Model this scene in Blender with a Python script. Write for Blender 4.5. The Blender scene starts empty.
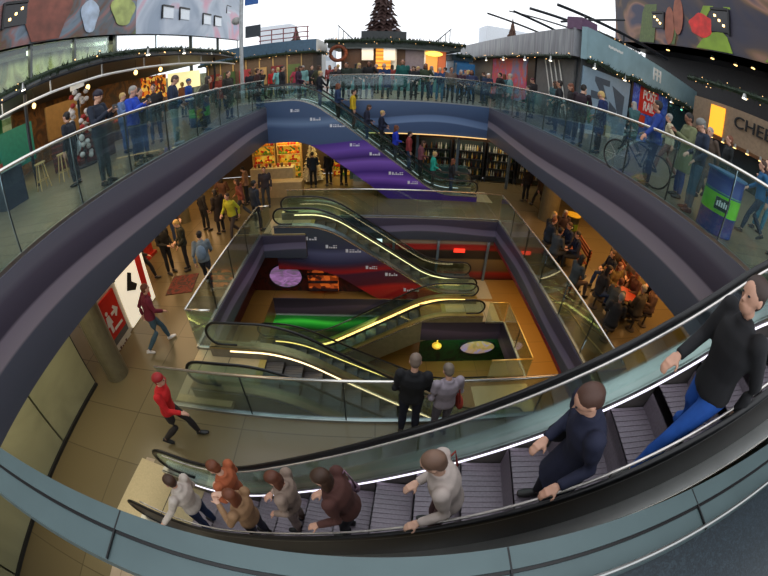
import bpy, bmesh, math, random
from mathutils import Vector, Matrix
from math import sin, cos, tan, pi, radians, sqrt, atan2
R = random.Random(7)
SC = bpy.context.scene
COL = SC.collection

# ------------------------------------------------------------------ camera
cd = bpy.data.cameras.new('camera'); cam = bpy.data.objects.new('camera', cd); COL.objects.link(cam)
cd.type = 'PANO'
cd.panorama_type = 'FISHEYE_EQUISOLID'
cd.fisheye_lens = 375.0 / 768 * 36
cd.fisheye_fov = radians(200)
cd.sensor_width = 36; cd.sensor_height = 27; cd.sensor_fit = 'HORIZONTAL'
cd.clip_start = 0.02; cd.clip_end = 500
M = Matrix(((0.99971931, -0.01234041, -0.02022429), (-0.00995386, 0.55586579, -0.83121245), (0.02149949, 0.83118045, 0.55558693)))
cam.matrix_world = Matrix.Translation((0, 0, 1.4)) @ M.to_4x4()
SC.camera = cam

# ------------------------------------------------------------------ world, light, exposure
w = bpy.data.worlds.new('sky'); SC.world = w; w.use_nodes = True
bg = w.node_tree.nodes['Background']; bg.inputs[0].default_value = (0.93, 0.96, 1.0, 1); bg.inputs[1].default_value = 1.3
SC.view_settings.view_transform = 'Standard'; SC.view_settings.look = 'None'
SC.view_settings.gamma = 1; SC.view_settings.use_curve_mapping = False
SC.view_settings.exposure = 0.15
SC.cycles.max_bounces = 6; SC.cycles.diffuse_bounces = 3; SC.cycles.glossy_bounces = 3
SC.cycles.transparent_max_bounces = 24; SC.cycles.transmission_bounces = 4
SC.cycles.sample_clamp_indirect = 3.0; SC.cycles.caustics_reflective = False; SC.cycles.caustics_refractive = False
SC.cycles.use_denoising = True

def area(name, loc, sx, sy, power, col, rot=(0, 0, 0)):
    l = bpy.data.lights.new(name, 'AREA'); l.shape = 'RECTANGLE'; l.size = sx; l.size_y = sy
    l.energy = power; l.color = col
    o = bpy.data.objects.new(name, l); o.location = loc; o.rotation_euler = rot; COL.objects.link(o); return o
WARM = (1.0, 0.62, 0.28); WHITE = (1.0, 0.88, 0.68); GOLD = (1.0, 0.72, 0.30)
area('ceiling_light', (-6.5, 9.5, -1.5), 2.0, 7, 120, (1.0, 0.66, 0.34))
area('ceiling_light', (8.3, 9.0, -1.5), 4.0, 8, 270, (1.0, 0.52, 0.18))
area('ceiling_light', (-3.0, 17.9, -1.6), 4.5, 1.2, 110, GOLD)
area('ceiling_light', (5.5, 17.9, -1.6), 5.5, 1.2, 45, WHITE)
area('ceiling_light', (-5.6, 2.4, -1.5), 1.2, 4, 34, (1.0, 0.88, 0.62))
area('ceiling_light', (-0.5, -1.4, -1.5), 8, 1.8, 56, (1.0, 0.94, 0.80))
area('ceiling_light', (5.35, 8.5, -4.99), 1.0, 7, 60, (1.0, 0.62, 0.20))
area('ceiling_light', (0.0, 3.0, -4.99), 7, 0.8, 60, GOLD)
area('ceiling_light', (1.0, 12.8, -5.0), 7, 0.25, 12, (1.0, 0.6, 0.4))
area('shop_light', (-1.6, 11.2, -7.7), 6, 0.5, 24, (0.65, 1.0, 0.6), (radians(35), 0, 0))
area('shop_light', (3.6, 10.2, -7.75), 3, 0.3, 8, (0.5, 1.0, 0.6), (radians(35), 0, 0))
area('stall_light', (-10.5, 10.5, 2.75), 4, 9, 170, (1.0, 0.75, 0.45))
area('stall_light', (1.0, 24.6, 2.9), 6, 0.8, 70, (1.0, 0.75, 0.45))
area('arcade_light', (-17.4, 13, 6.2), 1.0, 16, 260, (0.95, 1.0, 0.75))
area('shop_light', (-8.9, 13.5, -1.6), 1.4, 8, 90, (1.0, 0.6, 0.28))
area('stall_light', (-8, 23.2, 2.65), 6, 0.6, 40, (1.0, 0.8, 0.6))
area('ceiling_light', (3.0, 5.5, -7.6), 5, 2.0, 30, GOLD)

# ------------------------------------------------------------------ materials
MC = {}
def lin(c):
    return tuple(((v / 255) / 12.92 if v / 255 <= 0.04045 else ((v / 255 + 0.055) / 1.055) ** 2.4) for v in c)
def mat(name, c, rough=0.55, metal=0.0, emit=0, var=0.12, scale=6.0, coat=0.0, bump=0.0):
    k = (name, c, rough, metal, emit, var)
    if k in MC: return MC[k]
    m = bpy.data.materials.new(name); m.use_nodes = True; nt = m.node_tree; b = nt.nodes['Principled BSDF']
    l = lin(c); b.inputs['Roughness'].default_value = rough; b.inputs['Metallic'].default_value = metal
    b.inputs['Coat Weight'].default_value = coat
    if emit:
        b.inputs['Base Color'].default_value = (*l, 1)
        b.inputs['Emission Color'].default_value = (*l, 1); b.inputs['Emission Strength'].default_value = emit
    else:
        tc = nt.nodes.new('ShaderNodeTexCoord'); n = nt.nodes.new('ShaderNodeTexNoise'); n.inputs['Scale'].default_value = scale
        n.inputs['Detail'].default_value = 4
        r = nt.nodes.new('ShaderNodeValToRGB')
        r.color_ramp.elements[0].position = 0.3; r.color_ramp.elements[1].position = 0.7
        r.color_ramp.elements[0].color = (*[v * (1 - var) for v in l], 1)
        r.color_ramp.elements[1].color = (*[min(1, v * (1 + var)) for v in l], 1)
        nt.links.new(tc.outputs['Object'], n.inputs['Vector']); nt.links.new(n.outputs['Fac'], r.inputs['Fac'])
        nt.links.new(r.outputs['Color'], b.inputs['Base Color'])
        if bump:
            bp = nt.nodes.new('ShaderNodeBump'); bp.inputs['Strength'].default_value = bump; bp.inputs['Distance'].default_value = 0.02
            nt.links.new(n.outputs['Fac'], bp.inputs['Height']); nt.links.new(bp.outputs['Normal'], b.inputs['Normal'])
    MC[k] = m; return m
def glassmat(name, tint, gloss=0.10, rough=0.03, op=0.0):
    k = ('g', name)
    if k in MC: return MC[k]
    m = bpy.data.materials.new(name); m.use_nodes = True; nt = m.node_tree; nt.nodes.clear()
    o = nt.nodes.new('ShaderNodeOutputMaterial'); t = nt.nodes.new('ShaderNodeBsdfTransparent'); t.inputs[0].default_value = (*tint, 1)
    g = nt.nodes.new('ShaderNodeBsdfGlossy'); g.inputs['Roughness'].default_value = rough; g.inputs[0].default_value = (0.9, 0.95, 1, 1)
    mx = nt.nodes.new('ShaderNodeMixShader')
    lw = nt.nodes.new('ShaderNodeLayerWeight'); lw.inputs['Blend'].default_value = 0.25
    ma = nt.nodes.new('ShaderNodeMath'); ma.operation = 'MULTIPLY_ADD'; ma.inputs[1].default_value = 0.5; ma.inputs[2].default_value = gloss * 0.35
    nt.links.new(lw.outputs['Fresnel'], ma.inputs[0]); nt.links.new(ma.outputs[0], mx.inputs[0])
    nt.links.new(t.outputs[0], mx.inputs[1]); nt.links.new(g.outputs[0], mx.inputs[2])
    last = mx
    if op:
        d = nt.nodes.new('ShaderNodeBsdfDiffuse'); d.inputs[0].default_value = (0.5, 0.62, 0.62, 1)
        m2 = nt.nodes.new('ShaderNodeMixShader'); m2.inputs[0].default_value = op
        nt.links.new(mx.outputs[0], m2.inputs[1]); nt.links.new(d.outputs[0], m2.inputs[2]); last = m2
    nt.links.new(last.outputs[0], o.inputs[0]); MC[k] = m; return m
def ramp_mat(name, kind, cols, rough=0.5, scale=(1, 1, 1), **kw):
    """procedural pattern: kind 'wave_z' (lilac wave on a fascia), 'tiles', 'planks', 'noise', 'stripes'"""
    m = bpy.data.materials.new(name); m.use_nodes = True; nt = m.node_tree; b = nt.nodes['Principled BSDF']
    b.inputs['Roughness'].default_value = rough
    N = nt.nodes.new; L = nt.links.new
    tc = N('ShaderNodeTexCoord'); mp = N('ShaderNodeMapping'); L(tc.outputs['Object'], mp.inputs[0]); mp.inputs['Scale'].default_value = scale
    r = N('ShaderNodeValToRGB')
    while len(r.color_ramp.elements) < len(cols): r.color_ramp.elements.new(0.5)
    for e, (p, c) in zip(r.color_ramp.elements, cols): e.position = p; e.color = (*lin(c), 1)
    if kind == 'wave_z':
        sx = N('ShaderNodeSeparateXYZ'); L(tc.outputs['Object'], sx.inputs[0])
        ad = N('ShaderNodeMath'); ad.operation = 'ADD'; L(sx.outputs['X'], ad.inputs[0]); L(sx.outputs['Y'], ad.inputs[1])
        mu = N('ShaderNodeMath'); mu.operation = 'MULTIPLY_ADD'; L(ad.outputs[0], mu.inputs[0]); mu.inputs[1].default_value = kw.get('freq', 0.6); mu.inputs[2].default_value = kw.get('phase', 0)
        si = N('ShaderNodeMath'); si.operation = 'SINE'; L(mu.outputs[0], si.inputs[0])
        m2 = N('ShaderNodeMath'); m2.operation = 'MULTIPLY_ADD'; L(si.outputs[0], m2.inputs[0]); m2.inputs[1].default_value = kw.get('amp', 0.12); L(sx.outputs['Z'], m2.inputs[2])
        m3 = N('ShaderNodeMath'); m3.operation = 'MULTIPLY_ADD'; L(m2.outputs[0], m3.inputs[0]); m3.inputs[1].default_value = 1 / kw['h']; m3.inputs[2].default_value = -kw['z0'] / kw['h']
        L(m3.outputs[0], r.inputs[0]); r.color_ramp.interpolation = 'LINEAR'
    elif kind in ('tiles', 'planks'):
        br = N('ShaderNodeTexBrick'); L(mp.outputs[0], br.inputs[0]); br.offset = 0.5 if kind == 'planks' else 0.0
        br.inputs['Scale'].default_value = 1; br.inputs['Mortar Size'].default_value = 0.012
        br.inputs['Brick Width'].default_value = kw.get('bw', 1.2); br.inputs['Row Height'].default_value = kw.get('bh', 0.6)
        br.inputs['Color1'].default_value = (*lin(cols[0][1]), 1); br.inputs['Color2'].default_value = (*lin(cols[1][1]), 1); br.inputs['Mortar'].default_value = (*lin(cols[2][1]), 1)
        L(br.outputs[0], b.inputs['Base Color'])
        b.inputs['Specular IOR Level'].default_value = kw.get('spec', 0.5)
        return m
    elif kind == 'noise':
        n = N('ShaderNodeTexNoise'); n.inputs['Scale'].default_value = kw.get('ns', 0.3); n.inputs['Detail'].default_value = kw.get('det', 3); n.inputs['Distortion'].default_value = kw.get('dist', 1.5)
        L(mp.outputs[0], n.inputs[0]); L(n.outputs['Fac'], r.inputs[0])
    elif kind == 'vor':
        n = N('ShaderNodeTexVoronoi'); n.inputs['Scale'].default_value = kw.get('ns', 4)
        L(mp.outputs[0], n.inputs[0]); sp = N('ShaderNodeSeparateColor'); L(n.outputs['Color'], sp.inputs[0]); L(sp.outputs[0], r.inputs[0]); r.color_ramp.interpolation = 'CONSTANT'
    if kw.get('emit'):
        L(r.outputs[0], b.inputs['Emission Color']); b.inputs['Emission Strength'].default_value = kw['emit']
    L(r.outputs[0], b.inputs['Base Color']); return m

# ------------------------------------------------------------------ mesh builder
class MB:
    def __init__(s): s.v = []; s.f = []; s.m = []; s.mi = 0
    def add(s, vs, fs):
        b = len(s.v); s.v += [tuple(v) for v in vs]; s.f += [tuple(b + i for i in f) for f in fs]; s.m += [s.mi] * len(fs); return s
    def box(s, x0, x1, y0, y1, z0, z1):
        return s.add([(x0, y0, z0), (x1, y0, z0), (x1, y1, z0), (x0, y1, z0), (x0, y0, z1), (x1, y0, z1), (x1, y1, z1), (x0, y1, z1)],
                     [(3, 2, 1, 0), (4, 5, 6, 7), (0, 1, 5, 4), (1, 2, 6, 5), (2, 3, 7, 6), (3, 0, 4, 7)])
    def obox(s, c, u, v, w):
        """box centred on c with half-axis vectors"""
        c, u, v, w = map(Vector, (c, u, v, w))
        P = [c + a * u + b * v + d * w for d in (-1, 1) for a, b in ((-1, -1), (1, -1), (1, 1), (-1, 1))]
        return s.add(P, [(3, 2, 1, 0), (4, 5, 6, 7), (0, 1, 5, 4), (1, 2, 6, 5), (2, 3, 7, 6), (3, 0, 4, 7)])
    def prism(s, poly, axis, a, b):
        """extrude 2D polygon: axis 'x': poly=(y,z); 'y': (x,z); 'z': (x,y)"""
        def P(p, t): return {'x': (t, p[0], p[1]), 'y': (p[0], t, p[1]), 'z': (p[0], p[1], t)}[axis]
        n = len(poly); vs = [P(p, a) for p in poly] + [P(p, b) for p in poly]
        fs = [tuple(range(n)), tuple(reversed(range(n, 2 * n)))] + [(i, i + n, (i + 1) % n + n, (i + 1) % n) for i in range(n)]
        return s.add(vs, fs)
    def tube(s, pts, r, n=8, closed=False, caps=True, flat=None):
        pts = [Vector(p) for p in pts]; N = len(pts); rings = []
        rr = r if isinstance(r, list) else [r] * N
        for i, p in enumerate(pts):
            if closed: t = pts[(i + 1) % N] - pts[i - 1]
            else: t = pts[min(i + 1, N - 1)] - pts[max(i - 1, 0)]
            t = t.normalized() if t.length > 1e-9 else Vector((0, 0, 1))
            up = Vector((0, 0, 1)) if abs(t.z) < 0.99 else Vector((0, 1, 0))
            if flat: up = Vector(flat)
            a = t.cross(up).normalized(); b = a.cross(t).normalized()
            e = rr[i]; ea, eb = (e if isinstance(e, tuple) else (e, e))
            rings.append([p + a * ea * cos(2 * pi * k / n) + b * eb * sin(2 * pi * k / n) for k in range(n)])
        vs = [v for rg in rings for v in rg]; fs = []
        for i in range(N if closed else N - 1):
            j = (i + 1) % N
            for k in range(n):
                fs.append((i * n + k, i * n + (k + 1) % n, j * n + (k + 1) % n, j * n + k))
        if caps and not closed: fs += [tuple(reversed(range(n))), tuple(range((N - 1) * n, N * n))]
        return s.add(vs, fs)
    def cyl(s, x, y, z0, z1, r, n=16, r2=None):
        return s.lathe(x, y, [(r, z0), (r if r2 is None else r2, z1)], n)
    def lathe(s, x, y, prof, n=16, cap=True):
        vs = []; fs = []; N = len(prof)
        for (r, z) in prof: vs += [(x + r * cos(2 * pi * k / n), y + r * sin(2 * pi * k / n), z) for k in range(n)]
        for i in range(N - 1):
            for k in range(n): fs.append((i * n + k, i * n + (k + 1) % n, (i + 1) * n + (k + 1) % n, (i + 1) * n + k))
        if cap: fs += [tuple(reversed(range(n))), tuple(range((N - 1) * n, N * n))]
        return s.add(vs, fs)
    def ball(s, c, rx, ry, rz, n=10, m=7, rot=None):
        c = Vector(c); vs = []; fs = []
        rot = rot or Matrix.Identity(3)
        for i in range(m + 1):
            th = pi * i / m
            for k in range(n):
                ph = 2 * pi * k / n; vs.append(c + rot @ Vector((rx * sin(th) * cos(ph), ry * sin(th) * sin(ph), rz * cos(th))))
        for i in range(m):
            for k in range(n): fs.append((i * n + k, (i + 1) * n + k, (i + 1) * n + (k + 1) % n, i * n + (k + 1) % n))
        return s.add(vs, fs)
    def mesh(s, name, mats, smooth=False):
        me = bpy.data.meshes.new(name); me.from_pydata(s.v, [], s.f)
        for m in (mats if isinstance(mats, (list, tuple)) else [mats]): me.materials.append(m)
        if any(s.m): me.polygons.foreach_set('material_index', s.m)
        if smooth: me.polygons.foreach_set('use_smooth', [True] * len(me.polygons))
        bm = bmesh.new(); bm.from_mesh(me); bmesh.ops.remove_doubles(bm, verts=bm.verts, dist=1e-5); bmesh.ops.recalc_face_normals(bm, faces=bm.faces); bm.to_mesh(me); bm.free()
        return me
    def build(s, name, mats, parent=None, smooth=False):
        o = bpy.data.objects.new(name, s.mesh(name, mats, smooth)); COL.objects.link(o)
        if parent is not None: o.parent = parent
        return o
def B(x0, x1, y0, y1, z0, z1): return MB().box(x0, x1, y0, y1, z0, z1)
def tag(o, label=None, cat=None, group=None, kind=None):
    if label: o['label'] = label
    if cat: o['category'] = cat
    if group: o['group'] = group
    if kind: o['kind'] = kind
    return o
def thing(name, label, cat, loc=(0, 0, 0), rz=0, group=None):
    o = bpy.data.objects.new(name, None); COL.objects.link(o); o.location = loc; o.rotation_euler = (0, 0, rz); o.empty_display_size = 0.1
    return tag(o, label, cat, group)
def struct(name, mb, m, parent=None, smooth=False):
    o = mb.build(name, m, parent, smooth)
    if parent is None: o['kind'] = 'structure'
    return o
def text(s, size, m, name, parent, loc, rot, depth=0.01, align='CENTER', bold=0.0, sx=1.0):
    c = bpy.data.curves.new('t', 'FONT'); c.body = s; c.size = size; c.extrude = depth; c.align_x = align; c.align_y = 'CENTER'; c.offset = bold
    t = bpy.data.objects.new('t', c); COL.objects.link(t)
    me = bpy.data.meshes.new_from_object(t.evaluated_get(bpy.context.evaluated_depsgraph_get())); bpy.data.objects.remove(t); bpy.data.curves.remove(c)
    for v in me.vertices: v.co.x *= sx
    me.materials.clear(); me.materials.append(m); me.name = name
    o = bpy.data.objects.new(name, me); COL.objects.link(o); o.location = loc; o.rotation_euler = rot
    if parent is not None: o.parent = parent
    return o
def copy_tree(o, parent=None):
    c = o.copy(); COL.objects.link(c); c.parent = parent
    for ch in [x for x in KIDS.get(o.name, [])]: copy_tree(ch, c)
    return c
KIDS = {}
def index_kids(o):
    KIDS[o.name] = [x for x in bpy.data.objects if x.parent == o]
    for x in KIDS[o.name]: index_kids(x)

Z1, Z2, Z3 = -4.1, -6.8, -9.2
steel = mat('brushed_steel', (176, 178, 176), 0.3, 0.9, var=0.05)
bright = mat('polished_rail_steel', (225, 222, 214), 0.22, 0.85, var=0.03)
rubber = mat('black_rubber', (22, 22, 24), 0.35, var=0.1)
black = mat('black_paint', (26, 27, 30), 0.5)
glass = glassmat('clear_glass', (0.86, 0.93, 0.92), 0.12)
glass2 = glassmat('green_tinted_glass', (0.80, 0.92, 0.88), 0.2)
glassT = glassmat('balcony_glass', (0.80, 0.92, 0.93), 0.08, op=0.03)
white = mat('white_paint', (235, 235, 230), 0.5, var=0.03)
# ------------------------------------------------------------------ the building shell
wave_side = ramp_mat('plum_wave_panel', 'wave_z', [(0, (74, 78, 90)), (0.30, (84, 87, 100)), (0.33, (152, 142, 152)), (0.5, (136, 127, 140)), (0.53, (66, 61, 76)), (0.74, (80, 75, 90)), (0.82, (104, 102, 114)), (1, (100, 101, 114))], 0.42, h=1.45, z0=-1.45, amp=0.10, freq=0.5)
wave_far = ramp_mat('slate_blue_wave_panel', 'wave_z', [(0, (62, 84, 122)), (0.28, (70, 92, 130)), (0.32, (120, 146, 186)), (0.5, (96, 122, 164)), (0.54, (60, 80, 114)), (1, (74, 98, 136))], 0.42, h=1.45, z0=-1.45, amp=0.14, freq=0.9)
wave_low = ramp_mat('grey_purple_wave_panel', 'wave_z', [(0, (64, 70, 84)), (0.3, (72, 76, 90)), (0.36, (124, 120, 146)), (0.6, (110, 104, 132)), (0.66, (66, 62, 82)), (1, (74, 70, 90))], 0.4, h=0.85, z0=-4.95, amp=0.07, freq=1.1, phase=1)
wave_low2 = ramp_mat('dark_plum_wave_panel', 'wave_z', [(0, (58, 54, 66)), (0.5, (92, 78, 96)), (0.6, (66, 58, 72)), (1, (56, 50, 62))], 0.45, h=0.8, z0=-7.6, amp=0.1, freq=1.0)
conc = mat('grey_soffit_plaster', (96, 92, 84), 0.8)
floor0 = ramp_mat('grey_stone_paving', 'planks', [(0, (132, 120, 98)), (0.5, (116, 106, 86)), (1, (76, 70, 58))], 0.32, bw=1.4, bh=0.35)
floor1 = ramp_mat('brown_polished_floor', 'tiles', [(0, (112, 100, 72)), (0.5, (104, 92, 66)), (1, (86, 76, 54))], 0.22, bw=2.4, bh=1.2)
floor2 = ramp_mat('amber_polished_floor', 'tiles', [(0, (150, 110, 52)), (0.5, (142, 104, 50)), (1, (120, 88, 44))], 0.3, bw=2.0, bh=1.0)
floor_dark = ramp_mat('dark_speckled_floor', 'noise', [(0.35, (26, 36, 42)), (0.52, (34, 46, 54)), (0.66, (48, 62, 70))], 0.4, ns=45, det=6)

def plate(name, polys, z1, z0, m):
    b = MB()
    for p in polys: b.box(p[0], p[1], p[2], p[3], z0, z1)
    return struct(name, b, m)
plate('floor', [(-17, -4.6, -3, 16.6)], 0, -1.45, [floor0])
plate('floor', [(4.9, 17, 1.9, 16.6)], 0, -1.45, [floor0])
plate('floor', [(5.2, 17, -3, 1.9), (-0.55, 5.2, -3, 0.085)], -0.002, -1.44, [floor_dark])
plate('floor', [(-40, 40, 16.6, 150)], 0, -1.45, [floor0])
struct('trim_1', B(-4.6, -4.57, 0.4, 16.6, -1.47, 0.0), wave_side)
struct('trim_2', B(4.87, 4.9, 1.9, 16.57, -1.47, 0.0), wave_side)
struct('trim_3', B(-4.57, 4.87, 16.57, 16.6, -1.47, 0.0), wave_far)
struct('trim_4', B(-4.57, 4.87, 16.5, 16.57, -1.50, -1.47), mat('warm_edge_light', (255, 205, 130), emit=0.9))
# narrow steel-clad beam along the near rim
cop = mat('blue_grey_clad_steel', (88, 106, 108), 0.42, 0.2, var=0.08, scale=3)
bm_ = MB().box(-8, 3.3, 0.250, 0.352, -0.32, 0.0).box(-8, 3.3, 0.085, 0.232, -0.32, -0.012).box(-8, 3.3, 0.232, 0.25, -0.32, -0.03)
struct('trim_5', bm_, cop)
b = MB().box(-8, 3.3, 0.233, 0.249, -0.03, -0.006)
struct('trim_6', b, rubber)
b = MB()
for x in (-2.4, -1.1, 0.5, 1.55, 2.6): b.box(x - 0.004, x + 0.004, 0.09, 0.35, -0.01, 0.0012)
struct('trim_7', b, black)
b = MB().tube([(0.3, 0.115, 0.03), (3.4, 0.10, 0.03)], 0.012)
struct('trim_8', b, steel)

# level -1
b = MB()
for r in [(-13, -4.05, -3, 18.95), (-4.05, 4.7, -3, 4.0), (-4.05, -2.7, 4.0, 5.62), (-4.05, -2.45, 11.4, 12.95), (4.7, 14, -3, 18.95), (-4.05, 4.7, 12.95, 18.95)]:
    b.box(r[0], r[1], r[2], r[3], -4.95, Z1)
struct('floor', b, [floor1])
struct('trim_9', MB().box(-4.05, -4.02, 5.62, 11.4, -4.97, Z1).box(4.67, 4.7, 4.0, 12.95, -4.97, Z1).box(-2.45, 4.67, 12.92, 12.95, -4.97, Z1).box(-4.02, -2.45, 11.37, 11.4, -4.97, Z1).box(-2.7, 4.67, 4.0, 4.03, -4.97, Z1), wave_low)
struct('trim_10', MB().box(4.65, 4.72, 4.1, 12.9, -5.08, -4.97), mat('dark_red_edge', (120, 28, 30), 0.5))
pale = ramp_mat('back_lit_frosted_panel', 'noise', [(0.3, (142, 144, 116)), (0.7, (164, 164, 132))], 0.35, ns=0.5)
wb = MB()
for y0, y1 in ((-3, -1.2), (-1.15, 0.55), (0.6, 2.3), (2.35, 4.1)): wb.box(-6.55, -6.45, y0, y1, Z1, -1.45)
struct('wall_left', wb, pale)
struct('trim_11', MB().box(-6.44, -6.38, -3, 4.1, Z1, Z1 + 0.08).box(-6.60, -6.56, -3, 4.2, Z1, -1.45), black)
struct('wall_left', B(-6.6, -6.42, 4.95, 7.6, Z1, -1.45), mat('white_wall_paint', (214, 206, 190), 0.5, var=0.04))
struct('wall_left', B(-10.2, -10.0, 7.6, 19, Z1, -1.45), mat('brown_shop_wall', (92, 58, 34), 0.6))
struct('wall_right', B(13, 13.2, 1, 19, Z1, -1.45), mat('amber_shop_wall', (120, 80, 40), 0.6))
struct('wall_front', B(-13, 14, -3.2, -3.0, -9.2, -1.45), mat('dark_rear_wall', (58, 54, 50), 0.7))
struct('wall_back', B(-13, 14, 19.0, 19.2, Z1, -1.45), mat('dark_shop_back_wall', (60, 48, 38), 0.6))
colm = mat('olive_grey_column', (106, 100, 78), 0.4, 0.1)
for i, (x, y, r) in enumerate([(-5.95, 4.55, 0.30), (7.15, 13.6, 0.42), (-8.0, 13.0, 0.25)]):
    struct('trim_%d' % (12 + i), MB().cyl(x, y, Z1, -1.45, r, 24), colm, smooth=False)

# level -2
b = MB()
for r in [(-6, 4.6, 2.5, 7.3), (4.6, 6.0, 2.5, 13.2), (1.6, 4.6, 10.15, 13.2), (-6, -4.0, 7.3, 13.2), (-4.0, 1.6, 11.5, 13.2)]:
    b.box(r[0], r[1], r[2], r[3], -7.6, Z2)
struct('floor', b, [floor2])
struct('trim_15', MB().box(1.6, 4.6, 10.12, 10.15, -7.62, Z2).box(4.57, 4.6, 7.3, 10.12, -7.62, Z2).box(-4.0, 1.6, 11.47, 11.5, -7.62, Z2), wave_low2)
struct('wall_right', B(5.95, 6.15, 2.5, 13.2, Z2, -4.95), mat('amber_brown_wall', (116, 76, 34), 0.35))
struct('wall_left', B(-5.0, -4.9, 2.5, 13.2, Z2, -4.95), mat('dark_oxblood_wall', (70, 30, 30), 0.4))
ox = ramp_mat('red_and_dark_shop_bands', 'wave_z', [(0, (60, 16, 18)), (0.16, (134, 26, 28)), (0.24, (84, 66, 46)), (0.5, (112, 92, 62)), (0.54, (30, 26, 26)), (0.72, (44, 34, 30)), (0.76, (140, 30, 30)), (0.86, (110, 22, 24)), (0.9, (90, 90, 84))], 0.4, h=1.85, z0=-6.8, amp=0.02)
struct('wall_back', B(0.2, 5.95, 13.0, 13.2, Z2, -4.95), ox)
struct('wall_back', MB().prism([(-4.9, Z2), (0.3, Z2), (-1.5, -5.9), (-2.5, -4.96), (-4.9, -4.96)], 'y', 12.0, 12.1), ramp_mat('dark_red_display_wall', 'noise', [(0.35, (44, 20, 20)), (0.5, (88, 32, 26)), (0.62, (40, 30, 30))], 0.4, ns=1.2))
# level -3
struct('floor', B(-6, 6, 2.5, 12.2, Z3 - 0.2, Z3), [floor2])
grn = ramp_mat('green_lit_shop_bands', 'wave_z', [(0, (70, 56, 34)), (0.3, (96, 80, 48)), (0.36, (30, 60, 34)), (0.5, (30, 140, 50)), (0.62, (70, 190, 70)), (0.72, (24, 90, 40)), (1, (20, 50, 34))], 0.4, h=1.6, z0=-9.2, amp=0.06, freq=2)
struct('wall_back', B(-6, 1.6, 11.8, 12.0, Z3, -7.6), grn)
struct('wall_back', B(1.7, 6, 10.6, 10.75, Z3, -7.62), ramp_mat('dark_green_shop_wall', 'noise', [(0.35, (16, 40, 26)), (0.5, (24, 66, 36)), (0.65, (20, 30, 26))], 0.35, ns=1.5))
struct('wall_right', B(5.5, 5.6, 2.5, 10.6, Z3, -7.6), mat('dark_green_wall', (30, 46, 34), 0.5))
struct('wall_left', B(-6.1, -6, 2.5, 12.2, Z3, -7.6), mat('dark_green_wall', (30, 46, 34), 0.5))

# ------------------------------------------------------------------ arched hall: painted inner walls
mural_l = ramp_mat('fruit_mural_pale', 'noise', [(0.28, (40, 46, 50)), (0.38, (84, 106, 56)), (0.44, (100, 66, 50)), (0.5, (84, 96, 104)), (0.56, (140, 96, 92)), (0.62, (110, 128, 144)), (0.75, (50, 56, 66))], 0.5, scale=(0.12, 0.12, 0.2), ns=1.0, det=3, dist=2.5)
mural_r = ramp_mat('fruit_mural_dark', 'noise', [(0.30, (40, 42, 60)), (0.42, (50, 48, 66)), (0.50, (66, 56, 60)), (0.55, (110, 84, 60)), (0.6, (150, 110, 90)), (0.68, (60, 60, 84))], 0.5, scale=(0.15, 0.15, 0.2), ns=1.0, det=2, dist=2.0)
washed_mural = ramp_mat('fruit_mural_washed_pale', 'noise', [(0.35, (150, 165, 185)), (0.5, (190, 200, 214)), (0.6, (214, 160, 180)), (0.7, (160, 180, 206))], 0.5, scale=(0.12, 0.12, 0.16), ns=1.0, dist=1.5)  # far mural stretch: bright light washing it out is painted into these colours
def vault(sgn, y0, y1, m, name):
    prof = [(16.0, 6.3), (16.0, 8.0)] + [(16.0 - 12 * (1 - cos(a)), 8.0 + 16 * sin(a)) for a in [k * 0.12 for k in range(1, 7)]]
    poly = [(sgn * x, z) for x, z in prof] + [(sgn * (x + 1.6), z) for x, z in reversed(prof)]
    return struct(name, MB().prism(poly, 'y', y0, y1), m)
vault(-1, -3, 22, mural_l, 'wall_left'); vault(-1, 22.0, 43, washed_mural, 'wall_left')
vault(1, -3, 23.5, mural_r, 'wall_right')
struct('wall_left', B(-19, -18.6, -3, 43, 0, 8), ramp_mat('olive_lit_arcade_wall', 'noise', [(0.3, (110, 116, 84)), (0.5, (168, 172, 130)), (0.6, (120, 112, 80)), (0.7, (80, 84, 64))], 0.5, ns=0.5))
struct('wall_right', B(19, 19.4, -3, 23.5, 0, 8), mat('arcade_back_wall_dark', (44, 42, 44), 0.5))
struct('ceiling', MB().box(-18.6, -16.02, -3, 43, 6.3, 6.6), mat('arcade_soffit', (120, 120, 110), 0.6))
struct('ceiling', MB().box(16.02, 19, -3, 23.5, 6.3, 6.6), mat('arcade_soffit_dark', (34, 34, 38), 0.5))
for k, (y, sg) in enumerate([(9, -1), (12.5, -1), (16, -1), (20, -1), (25, -1), (31, -1), (37, -1), (42.5, -1)]):
    struct('window_%d' % (k + 1), B(-16.35, -16.2, y, y + (3.2 if y < 20 else 5.4 if y < 42 else 0.2), 2.6, 6.25), glassmat('arcade_glass', (0.8, 0.86, 0.78), 0.15) if y < 19 else mat('daylit_arcade_glass', (236, 242, 246), 0.2, emit=0.75))
    fr = MB().box(-16.38, -16.15, y - 0.16, y, 0, 6.3)
    struct('trim_%d' % (30 + k), fr, mat('arcade_mullion', (92, 96, 96), 0.4, 0.5))
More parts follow.
